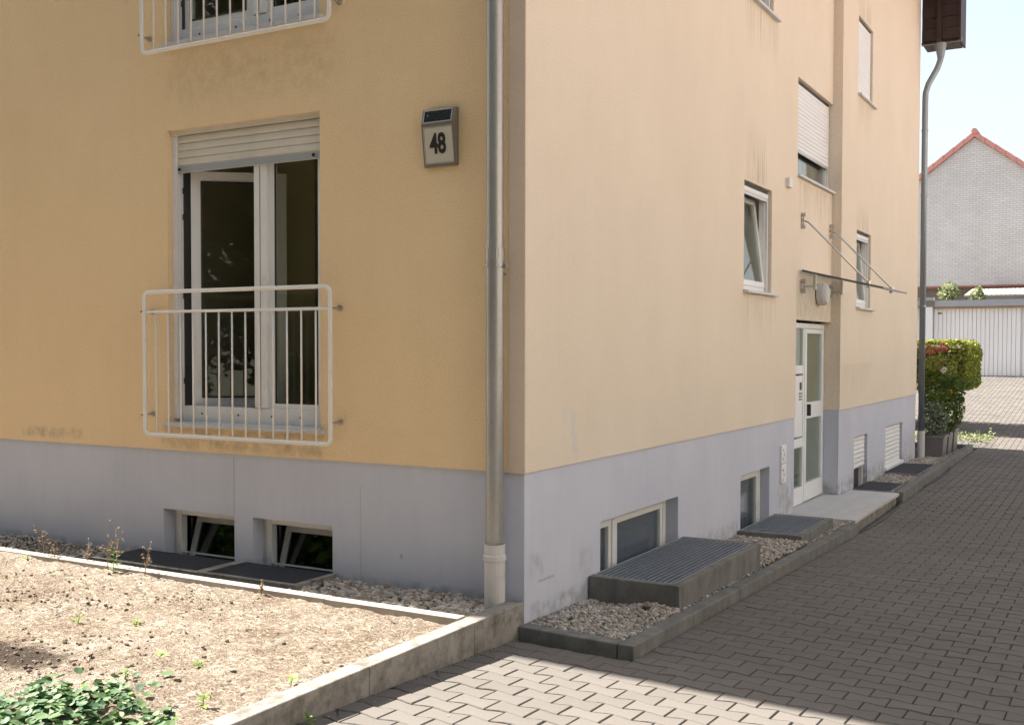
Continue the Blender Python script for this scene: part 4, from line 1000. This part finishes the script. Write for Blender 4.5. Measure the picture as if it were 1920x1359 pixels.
# weeds
def leaf_shape(mb, p, d, L, W, up=.3, cup=.15, n=5):
    """an oval leaf starting at p in direction d"""
    d = Vector(d).normalized(); s_ = d.cross(Vector((0, 0, 1)))
    if s_.length < .1: s_ = Vector((1, 0, 0))
    s_.normalize(); nrm = s_.cross(d)
    base = len(mb.v); p = Vector(p)
    for i in range(n+1):
        t = i/n; wd = W*math.sin(math.pi*min(1, t*.96+.02))**.7 * .5
        c = p + d*L*t + nrm*(-up*L*t*t)
        mb.v += [tuple(c - s_*wd + nrm*cup*wd), tuple(c), tuple(c + s_*wd + nrm*cup*wd)]
    for i in range(n):
        a = base+i*3; mb.f += [(a, a+1, a+4, a+3), (a+1, a+2, a+5, a+4)]
def weed(x, y, kind, h, label, z=None, group=None):
    z = soil_z(x, y)-.01 if z is None else z
    r = empty('weed', (x, y, z), label=label, cat='weed', group=group)
    if kind == 'dry':
        mb = MB(); hd = MB()
        nb = random.randint(2, 4)
        lean = (rnd(-.25, .25), rnd(-.15, .15))
        top = None
        pts = [Vector((x+lean[0]*h*t*t, y+lean[1]*h*t*t, z+h*t)) for t in (0, .3, .6, .85, 1)]
        mb.tube(pts, [.0045, .004, .003, .0025, .0015], 5)
        for k in range(random.randint(9, 14)):
            t = rnd(.35, 1); p = Vector((x+lean[0]*h*t*t, y+lean[1]*h*t*t, z+h*t)); a = rnd(0, 6.28); l_ = rnd(.03, .09)*h/.25
            q = p+Vector((math.cos(a)*l_*.7, math.sin(a)*l_*.7, l_*rnd(.3, .9))); mb.tube([p, (p+q)/2+Vector((0, 0, -.004)), q], [.002, .0018, .0014], 4)
            for _ in range(4): scatter(hd, q.x+rnd(-.006, .006), q.y+rnd(-.006, .006), q.z+rnd(-.006, .006), rnd(.004, .008))
        mb.build('stalk', M_dry, r); hd.build('seed_heads', M_dry, r)
    else:
        stm = MB().tube([(x, y, z), (x+.005, y, z+h*.6), (x+.01, y+.005, z+h)], [.003, .0025, .0015], 5); stm.build('stem', M_weed, r)
        n = 14 if kind == 'tall' else 7
        for k in range(n):
            a = k*2.4+rnd(-.3, .3); t = (k+1)/n if kind == 'tall' else rnd(.2, 1); mb = MB()
            L = (.06 if kind == 'tall' else .05)*rnd(.7, 1.2)*(1.1-.5*t)*(1 if kind == 'tall' else 1)
            leaf_shape(mb, (x+.008*t, y, z+h*t), (math.cos(a), math.sin(a), rnd(.3, .9)), L, L*.38)
            mb.build('leaf', M_weed, r, smooth=True)
    return r
random.seed(5)
def on_z(px, py, z):
    d = fw + cr*((px-960)/2039) - cu*((py-711.5)/2039); t = (z-CAM.z)/d.z; return CAM+d*t
wl_ = [(-3.93, -.50, 'dry', .20, 'grey dried weed in front of the plinth, farthest left'), (-3.05, -.56, 'dry', .30, 'tall dried weed beside the bright green weed'),
       (-3.10, -.60, 'dry', .22, 'low bushy dried weed right of the bright green weed'), (-3.42, -.52, 'dry', .16, 'leaning dried weed left of the bright green weed'),
       (-2.72, -.60, 'dry', .19, 'dried weed with round seed heads in front of left grating'), (-1.62, -.62, 'dry', .09, 'tiny dry stalk by the pale edging near right basement window'),
       (-3.75, -.54, 'dry', .12, 'small pale dried weed on the pale edging')]
for (x, y, k, h, lb) in wl_: weed(x, y, k, h, lb)
weed(-3.02, -.62, 'tall', .17, 'bright green upright weed at the pale edging')
weed(-3.95, -.63, 'low', .05, 'small olive weed tuft at the left end of the edging')
for (px, py, h, lb) in ((147, 975+185, .07, 'single green seedling near the shade painted on the soil'), (370, 1240, .03, 'flat green tuft in the middle of the bed'), (545, 1280, .05, 'green tuft close to the kerb of the path'),
                        (380, 1320, .06, 'leafy tuft near the bottom kerb'), (235, 1275, .06, 'light green sprig above the ground cover'), (300, 1228, .03, 'tiny green sprout between the clods'), (255, 1165, .03, 'small pale sprout below the gratings')):
    q = on_z(px, py, .1); weed(q.x, q.y, 'low', h, lb)
# weeds in the paving joint at the foot of the kerb
q = on_z(575, 1350, -.0); weed(max(q.x, .03), q.y, 'low', .05, 'grassy tuft at the foot of the kerb, bottom edge', z=g(.05, q.y)-.01)

# ground cover, bottom left
gc = empty('ground_cover', (-1.55, -2.95, .06), label='round leaved ground cover with cream edged leaves, bottom left corner', cat='ground cover plant')
def round_leaf(R_, m, nm):
    mb = MB(); n = 9; mb.v.append((0, 0, -.12*R_))
    for i in range(n):
        a = 2*math.pi*i/n+.3; rr = R_*(1 if i else .8); mb.v.append((math.cos(a)*rr, math.sin(a)*rr, .05*R_*math.sin(2*a)))
    for i in range(n): mb.f.append((0, 1+i, 1+(i+1) % n))
    return mb.mesh(nm, m, True)
rl = [round_leaf(.022, M_ivy, 'leaf'), round_leaf(.016, M_ivy, 'leaf'), round_leaf(.011, M_ivyv, 'leaf'), round_leaf(.028, M_ivy, 'leaf'), round_leaf(.014, M_weed, 'leaf')]
nl = 0; random.seed(11); more = MB()
for k in range(1500):
    px, py = rnd(-60, 330), rnd(1268, 1420)
    lim = 1290 + max(0, px-180)*.32 + (18 if px < 60 else 0) + 14*math.sin(px*.05)
    if py < lim and random.random() > .05: continue
    q = on_z(px, py, .1); x, y = q.x, q.y
    if x > -.2: continue
    core = max(0, 1-max(0, px-60)/230)
    z = soil_z(x, y)+rnd(.005, .025+.06*core)
    r_ = random.random(); me = rl[0] if r_ < .38 else rl[1] if r_ < .6 else rl[3] if r_ < .72 else rl[2] if (r_ < .93 and 120 < px < 290) else rl[4]
    if px < 120 and me in (rl[2], rl[4]): me = rl[3]
    if nl < 299:
        inst('leaf', me, (x, y, z), gc, (rnd(-.45, .45), rnd(-.45, .45), rnd(0, 6.28)), (rnd(.6, 1.25),)*3); nl += 1
    else:
        Rm = Euler((rnd(-.6, .6), rnd(-.6, .6), rnd(0, 6.28))).to_matrix(); s_ = rnd(.8, 1.2); n0 = len(more.v)
        more.v += [tuple(Rm @ (v.co*s_) + Vector((x, y, z-.01))) for v in rl[0].vertices]; more.f += [tuple(n0+i for i in p.vertices) for p in rl[0].polygons]
tag(more.build('under_leaves', M_ivy, gc), kind='stuff')

# ------------------------------------------------------------------ foliage helpers
def foliage(mb, n, fn, size, aspect=.6):
    for _ in range(n):
        p = fn()
        if p is None: continue
        a = Vector((rnd(-1, 1), rnd(-1, 1), rnd(-.6, .6))).normalized(); b = a.cross(Vector((rnd(-1, 1), rnd(-1, 1), rnd(-1, 1)))).normalized()
        s_ = size*rnd(.6, 1.3); P0 = Vector(p)
        mb.quad(P0-a*s_, P0+b*s_*aspect, P0+a*s_, P0-b*s_*aspect)
def blob(c, r, shell=.5):
    def f():
        v = Vector((random.gauss(0, 1), random.gauss(0, 1), random.gauss(0, 1))).normalized()*(rnd(shell, 1)**.6)
        return (c[0]+v.x*r[0], c[1]+v.y*r[1], c[2]+v.z*r[2])
    return f
random.seed(31)
# two planters in line behind the far downpipe, with flowering shrubs
def planter(x0, x1, y0, y1, z0, z1, label):
    r = empty('planter', ((x0+x1)/2, (y0+y1)/2, z0), label=label, cat='planter', group='taupe planters at the far corner')
    t = .02
    mb = MB(); e = .03
    mb.hexa([(x0+e, y0+e, z0), (x1-e, y0+e, z0), (x1-e, y1-e, z0), (x0+e, y1-e, z0), (x0, y0, z1), (x1, y0, z1), (x1, y1, z1), (x0, y1, z1)])
    mb.build('pot', M_pot, r, bevel=.004)
    rim = MB(); rim.box(x0-.015, x1+.015, y0-.015, y0+.02, z1-.03, z1+.012); rim.box(x0-.015, x1+.015, y1-.02, y1+.015, z1-.03, z1+.012); rim.box(x0-.015, x0+.02, y0+.02, y1-.02, z1-.03, z1+.012); rim.box(x1-.02, x1+.015, y0+.02, y1-.02, z1-.03, z1+.012)
    rim.build('rim', M_pot, r); MB().box(x0+.02, x1-.02, y0+.02, y1-.02, z1+.001, z1+.006).build('potting_soil', M_bed, r)
planter(.13, .51, 14.02, 14.52, -.21, .17, 'nearer taupe planter beside the far downpipe'); planter(.14, .52, 14.62, 15.12, -.21, .19, 'second taupe planter behind the nearer one')
planter(.15, .53, 15.22, 15.72, -.21, .20, 'third taupe planter, at the end of the kerb')
def shrub(loc, name, label, cat, blobs, stems=4):
    r = empty(name, loc, label=label, cat=cat)
    sm = MB()
    for k in range(stems):
        a = rnd(0, 6.28); c = blobs[k % len(blobs)][1]; sm.tube([loc, ((loc[0]+c[0])/2+.04*math.cos(a), (loc[1]+c[1])/2+.04*math.sin(a), (loc[2]+c[2])/2), c], [.012, .008, .004], 6)
    sm.build('stem', M_bark, r)
    for (nm, c, rr, n, s_, m) in blobs:
        mb = MB(); foliage(mb, n, blob(c, rr), s_); o = mb.build(nm, m, r)
        if nm == 'foliage': o['kind'] = 'stuff'
    return r
shrub((.32, 14.25, .17), 'flowering_shrub', 'silvery leaved shrub with small white flowers in nearer planter', 'shrub',
      [('foliage', (.30, 14.25, .45), (.26, .26, .30), 900, .028, M_silver), ('foliage', (.36, 14.30, .70), (.24, .24, .30), 600, .026, M_shrub), ('blossoms', (.33, 14.1, .50), (.22, .2, .3), 26, .022, M_pale)])
shrub((.34, 14.85, .2), 'flowering_shrub', 'dense green shrub with orange blossom in second planter', 'shrub',
      [('foliage', (.40, 14.9, .62), (.34, .3, .48), 2200, .03, M_shrub), ('foliage', (.48, 15.0, .95), (.26, .28, .3), 900, .03, M_shrub), ('blossoms', (.52, 14.7, .92), (.03, .03, .03), 5, .03, M_orange)])
shrub((.30, 15.5, .2), 'rose_bush', 'rose bush with red and pale blossoms rising behind the planters', 'shrub',
      [('foliage', (.18, 15.5, 1.0), (.30, .3, .34), 900, .035, M_shrub), ('foliage', (.22, 15.5, 1.35), (.32, .3, .22), 420, .035, M_hedge), ('foliage', (.60, 15.4, 1.05), (.24, .2, .10), 260, .03, M_shrub),
       ('red_blossoms', (.02, 15.6, 1.66), (.10, .08, .09), 60, .03, M_red), ('red_blossoms', (.24, 15.6, 1.70), (.12, .08, .09), 80, .03, M_red), ('red_blossoms', (.26, 15.5, 1.45), (.08, .05, .02), 22, .025, M_red), ('pale_blossom', (.33, 15.2, 1.30), (.055, .04, .06), 40, .025, M_pale)], 5)
# clipped yellow green hedge behind the planters
hd = empty('hedge', (-1.6, 19.2, 0), label='clipped yellow green hedge behind the flowering shrubs', cat='hedge')
mb = MB()
def hedge_pt():
    f = random.random(); x, y, z = rnd(-4.2, .42), rnd(18.0, 20.2), rnd(.75, 1.86)
    k = random.choice((0, 1, 2, 2, 3))
    if k == 0: y = 18.0+rnd(0, .12)
    elif k == 1: x = .42-rnd(0, .12)
    elif k == 2: z = 1.86-rnd(0, .08)
    cx = max(0, x-.15); cz_ = max(0, z-1.62, 1.05-z)
    if cx*cx+cz_*cz_ > .08: return None
    return (x+.02*math.sin(z*9), y, z)
foliage(mb, 15000, hedge_pt, .045)
tag(mb.build('foliage', M_hedge, hd), kind='stuff')
sm = MB()
for k in range(9): x = -3.9+k*.47; sm.tube([(x, 19.1, -.1), (x+.05, 19.1, 1.2)], [.03, .015], 6)
sm.build('trunk', M_bark, hd)
MB().box(-4.1, .22, 18.2, 20.0, .95, 1.70).build('inner_twigs', M_bark, hd)
mb = MB(); foliage(mb, 900, lambda: (rnd(-.6, .95), rnd(16.2, 18.2), g(0, 17)+.05+abs(random.gauss(0, .04))), .03)
tag(mb.build('verge_plants', M_pgreen), 'low yellow green plants spilling onto the paving behind the kerb', 'plants', kind='stuff')

# ------------------------------------------------------------------ garages and houses behind
GY = 30.0
ga = empty('garage_row', (0, GY, .87), label='white garages with grey flat roof edge across the yard', cat='garage')
mb = MB(); mb.box(-9, 7, GY+.02, GY+5.5, .4, 2.95); mb.build('wall', M_gwhite, ga)
MB().box(-9.05, 7.1, GY-.25, GY+5.6, 2.965, 3.16).build('roof_edge', M_gfas, ga)
MB().box(-2.05, 7.0, GY-.20, GY-.02, 2.92, 2.96).build('timber_strip', M_wood, ga)
MB().box(-2.42, -2.05, GY-.24, GY+.02, .4, 2.96).build('pillar', M_gwhite, ga)
MB().box(-2.45, -2.02, GY-.30, GY+.02, 3.165, 3.26).build('pillar_cap', M_gfas, ga)
MB().box(-2.26, -1.98, GY-.262, GY-.245, 2.98, 3.14).build('gutter_box', M_taupe, ga)
for (a, b) in ((-2.02, .42), (.48, 2.9), (2.96, 5.4)):
    mb = MB(); n = 20; wd = (b-a)/n
    for k in range(n): mb.box(a+k*wd+.006, a+(k+1)*wd-.006, GY-.05, GY+.0, .86, 2.91)
    mb.box(a, b, GY-.01, GY+.015, .86, 2.915)
    d_ = mb.build('garage_door', M_gwhite, ga)
    MB().tube([(a+1.22, GY-.05, 1.28), (a+1.22, GY-.11, 1.28)], .03, 8).build('handle', M_black, d_)
MB().box(-1.92, -1.80, GY-.055, GY-.05, 2.75, 2.79).build('number_plate', M_black, ga)
# gable house
HY = 42.0
hs = empty('gable_house', (-2.4, HY, 0), label='house with grey shingled gable and salmon verge behind the garages', cat='house')
ap = (-2.33, 10.45); sl = .755
zl = 4.25
def gz(x): return ap[1]-abs(x-ap[0])*sl
mb = MB(); mb.prism([(-9.5, HY, zl), (4.9, HY, zl), (4.9, HY, gz(4.9)-.2), (ap[0], HY, ap[1]-.2), (-9.5, HY, gz(-9.5)-.2)], (0, .25, 0)); mb.build('gable_cladding', M_ashlar, hs)
MB().box(-9.4, 4.8, HY+.26, HY+9, -.5, zl+.8).build('wall', M_brickold, hs)
MB().box(-9.5, 4.9, HY-.02, HY+.05, zl-.08, zl-.002).build('cladding_foot', M_tile, hs)
mb = MB()
for s_ in (-1, 1):
    xe = ap[0]+s_*7.4
    mb.hexa([(ap[0], HY-.10, ap[1]-.18), (xe, HY-.10, gz(xe)-.18), (xe, HY+9, gz(xe)-.18), (ap[0], HY+9, ap[1]-.18), (ap[0], HY-.10, ap[1]), (xe, HY-.10, gz(xe)), (xe, HY+9, gz(xe)), (ap[0], HY+9, ap[1])])
mb.build('roof', M_tile, hs)
for s_ in (-1, 1):
    xe = ap[0]+s_*7.4; n = 19
    for k in range(n):
        xa_ = ap[0]+s_*7.4*k/n; xb_ = ap[0]+s_*7.4*(k+1)/n+s_*.0
        dz_ = .012
        MB().hexa([(xa_, HY-.17, gz(xa_)-.20+dz_), (xb_-s_*.012, HY-.17, gz(xb_)-.20), (xb_-s_*.012, HY-.101, gz(xb_)-.20), (xa_, HY-.101, gz(xa_)-.20+dz_),
                   (xa_, HY-.17, gz(xa_)+.03+dz_), (xb_-s_*.012, HY-.17, gz(xb_)+.03), (xb_-s_*.012, HY-.101, gz(xb_)+.03), (xa_, HY-.101, gz(xa_)+.03+dz_)]).build('verge_tile', M_verge, hs)
MB().tube([(ap[0], HY-.22, ap[1]+.02), (ap[0], HY+9, ap[1]+.02)], .12, 10).build('ridge_cap', M_verge, hs)
MB().hexa([(-6.5, HY+.4, gz(-6.5)+.10), (-3.1, HY+.4, gz(-3.1)+.10), (-3.1, HY+4, gz(-3.1)+.10), (-6.5, HY+4, gz(-6.5)+.10), (-6.5, HY+.4, gz(-6.5)+.16), (-3.1, HY+.4, gz(-3.1)+.16), (-3.1, HY+4, gz(-3.1)+.16), (-6.5, HY+4, gz(-6.5)+.16)]).build('solar_panel', M_solar, hs)
# low lean-to with pale roof between garages and gable, red roof at right edge
lt = empty('shed', (-.6, 39, 0), label='low shed with pale corrugated roof in front of the gable house', cat='shed')
MB().box(-2.1, 2.5, 38.5, 40.5, 1, 3.62).build('wall', M_gfas, lt)
mb = MB()
for k in range(30): x = -2.2+k*.16; mb.hexa([(x, 38.3, 3.64), (x+.13, 38.3, 3.64), (x+.13, 40.6, 3.98), (x, 40.6, 3.98), (x, 38.3, 3.69), (x+.13, 38.3, 3.69), (x+.13, 40.6, 4.03), (x, 40.6, 4.03)])
MB().hexa([(-2.2, 38.3, 3.62), (2.6, 38.3, 3.62), (2.6, 40.6, 3.96), (-2.2, 40.6, 3.96), (-2.2, 38.3, 3.637), (2.6, 38.3, 3.637), (2.6, 40.6, 3.977), (-2.2, 40.6, 3.977)]).build('roof_sheet', M_concl, lt)
tag(mb.build('corrugation', M_concl, lt), kind='stuff')
rh = empty('red_roof_house', (3, 35, 0), label='house corner with red tiled roof behind the garages at right edge', cat='house')
mb = MB(); rows = 9
for k in range(rows):
    t = k/rows; z0_ = 3.0+t*1.0; xs0 = .02+t*.28; yy = 36.6+t*1.2
    mb.hexa([(xs0, yy, z0_), (6, yy, z0_), (6, yy+.16, z0_+.10), (xs0+.03, yy+.16, z0_+.10), (xs0, yy, z0_+.03), (6, yy, z0_+.03), (6, yy+.16, z0_+.13), (xs0+.03, yy+.16, z0_+.13)])
mb.build('roof', M_tile, rh); MB().box(.4, 5.8, 37.9, 42, .8, 3.9).build('wall', M_brickold, rh)
# bushes behind the garage
for (c, r_, n, lb) in (((-2.6, 37.2, 3.75), (.38, .4, .42), 700, 'pale green bush top above the garage roof, left'), ((-1.6, 37.3, 3.62), (.26, .3, .42), 420, 'small pale green bush above the garage roof')):
    b_ = empty('bush', (c[0], c[1], 1.1), label=lb, cat='bush'); mb = MB(); foliage(mb, n//2, blob(c, r_, .1), .07)
    for q in range(7): foliage(mb, n//12, blob((c[0]+rnd(-.5, .5)*r_[0]*1.6, c[1], c[2]+rnd(-.7, .4)*r_[2]), (r_[0]*.35, .2, r_[2]*.35), .1), .06)
    o = mb.build('foliage', M_pgreen, b_); o['kind'] = 'stuff'
    MB().tube([(c[0], c[1], 1.1), c], [.05, .02], 6).build('trunk', M_bark, b_)

# ------------------------------------------------------------------ trees on the near side of the garden (mirrored in the window panes; made tall and dense to darken the front wall)
def tree(x, y, h, r, n, label, seed, z=.1, size=.15):
    random.seed(seed)
    t = empty('tree', (x, y, z), label=label, cat='tree', group='trees on the near side of the garden')
    mb = MB(); mb.tube([(x, y, z-.3), (x+.05, y, z+h*.3), (x-.05, y+.1, z+h*.6), (x, y, z+h*.85)], [.2, .15, .1, .03], 9)
    cl = []
    for k in range(34):
        a = rnd(0, 6.28); hh = rnd(.12, .95); q = Vector((x+math.cos(a)*r*rnd(.3, .85), y+math.sin(a)*r*rnd(.3, .85), z+h*hh))
        s0 = Vector((x, y, z+h*hh*.7)); mb.tube([s0, (s0+q)/2+Vector((0, 0, .1)), q], [.06, .04, .012], 6); cl.append((q, rnd(.35, .75)*r*.7))
    mb.build('trunk', M_bark, t)
    f = MB()
    for q, rr in cl: foliage(f, n//34, blob(q, (rr, rr, rr*.75), .2), size)
    o = f.build('crown', M_leaf, t); o['kind'] = 'stuff'
tree(-8.6, -12.3, 17, 5.0, 22000, 'broad leafy tree, leftmost of the row facing the front', 1)
tree(-3.2, -12.6, 18, 5.2, 24000, 'tall leafy tree in the middle of the row facing the front', 2)
tree(-14.5, -12.4, 17, 5.0, 20000, 'leafy tree at the far left end of the row', 4)
tree(2.6, -15.0, 13, 4.4, 15000, 'leafy tree at the right end of the row', 3)
tree(-20.5, -13.5, 16, 4.8, 15000, 'unseen leafy tree added at the far left to fill the basement pane reflection', 8)  # added out of view so the basement pane mirrors leaves, not sky
tree(8.5, -13.5, 11, 4.0, 14000, 'unseen leafy tree added across the path to darken the open casement reflection', 9)  # this tree and the next: added unseen to darken the casement's reflection
tree(15.0, -12.5, 10, 3.8, 11000, 'unseen leafy tree added farther right to darken the open casement reflection', 10)
tree(9.0, 14.5, 5.0, 1.6, 4000, 'round tree in the neighbouring garden', 6)
nh = empty('hedge', (6.9, 6, 0), label='dense dark hedge along the right side of the paved path', cat='hedge')
mb = MB()
def nh_pt():
    k = random.choice((0, 0, 1, 2)); x, y, z = rnd(6.5, 7.3), rnd(-4, 16), rnd(-.25, 1.5)
    if k == 0: x = 6.5+rnd(0, .15)
    elif k == 1: z = 1.5-rnd(0, .12)
    return (x, y, z+.08*math.sin(y*1.3))
foliage(mb, 9000, nh_pt, .07); tag(mb.build('foliage', M_leaf, nh), kind='stuff')
MB().box(6.7, 7.2, -3.9, 15.9, -.4, 1.35).build('inner_twigs', M_bark, nh)
nb = empty('light_bounce_house', (12, 8, 0), label='unseen pale house added across the path to bounce sunlight onto the side wall', cat='house')  # unseen house, added as a sunlit reflector for the side wall
NX = 10.2
mb = MB(); us = [-6, 22]; hs_ = [(-3.5, -2.2, 1.0, 2.4), (.5, 1.8, 1.0, 2.4), (4.5, 5.8, 1.0, 2.4), (9, 10.3, 1.0, 2.4), (14, 15.3, 1.0, 2.4), (-3.5, -2.2, 3.9, 5.3), (.5, 1.8, 3.9, 5.3), (4.5, 5.8, 3.9, 5.3), (9, 10.3, 3.9, 5.3), (14, 15.3, 3.9, 5.3)]
wall_face(mb, 'B', 0, -6, 22, -.6, 7.2, hs_, -.2)
for i, v in enumerate(mb.v): mb.v[i] = (NX+v[0], v[1], v[2])
mb.build('wall', M_nb, nb)
MB().box(NX+.5, NX+8, -6, 22, -.6, 7.2).build('inner_wall', M_room, nb)
for (a, b, c, d) in hs_:
    fr = MB(); rect_frame(fr, 'B', NX, a+.02, b-.02, c+.02, d-.02, .06, -.18, -.12); w_ = fr.build('window', M_white, nb); MB().box(NX+.16, NX+.165, a+.08, b-.08, c+.08, d-.08).build('pane', M_glassd, w_)
MB().hexa([(NX-.6, -6.4, 7.1), (NX+8.6, -6.4, 7.1), (NX+8.6, 22.4, 7.1), (NX-.6, 22.4, 7.1), (NX-.6, -6.4, 7.25), (NX+4, -6.4, 10.2), (NX+4, 22.4, 10.2), (NX-.6, 22.4, 7.25)]).build('roof', M_tile, nb)
bh = empty('hedge', (-9, -15.5, 0), label='unseen tall dark hedge added behind the trees to darken the front wall', cat='hedge')  # unseen backing, added to cut sky light on the front wall
mb = MB(); foliage(mb, 12000, lambda: (rnd(-26, 8), -15.2-rnd(0, .25), rnd(0, 8)), .16); tag(mb.build('foliage', M_leaf, bh), kind='stuff')
MB().box(-26, 8, -16.4, -15.5, -.5, 7.8).build('inner_twigs', M_bark, bh)

random.seed(77)
mb = MB()
for _ in range(130):
    x, y = rnd(.06, 3.2), rnd(-3, 12)
    if random.random() < .55: x = (.03+abs(random.gauss(0, .06))) if y < -.1 else XK+.02+abs(random.gauss(0, .08))
    elif y > -.1 and x < XK+.03: continue
    a = rnd(0, 6.28); L = rnd(.006, .02)
    leaf_shape(mb, (x, y, g(x, y)+.004), (math.cos(a), math.sin(a), rnd(0, .25)), L, L*.55, n=3)
tag(mb.build('fallen_leaves', M_dry), 'small dry leaves lying on the paving along the kerbs', 'fallen leaves', kind='stuff')
mb = MB()
for _ in range(420):
    y = rnd(-3.2, 13); x = .008+abs(random.gauss(0, .012)) if y < -.1 else XK+.006+abs(random.gauss(0, .012)); z = g(x, y)
    if 5.9 < y < 8.65: continue
    for q in range(3):
        a = rnd(0, 6.28); h = rnd(.004, .016); mb.quad((x, y, z-.004), (x+.002, y+.002, z-.004), (x+math.cos(a)*h*.6, y+math.sin(a)*h*.6, z+h))
tag(mb.build('moss', M_shrub), 'tiny moss and grass along the foot of the kerbs', 'moss', kind='stuff')
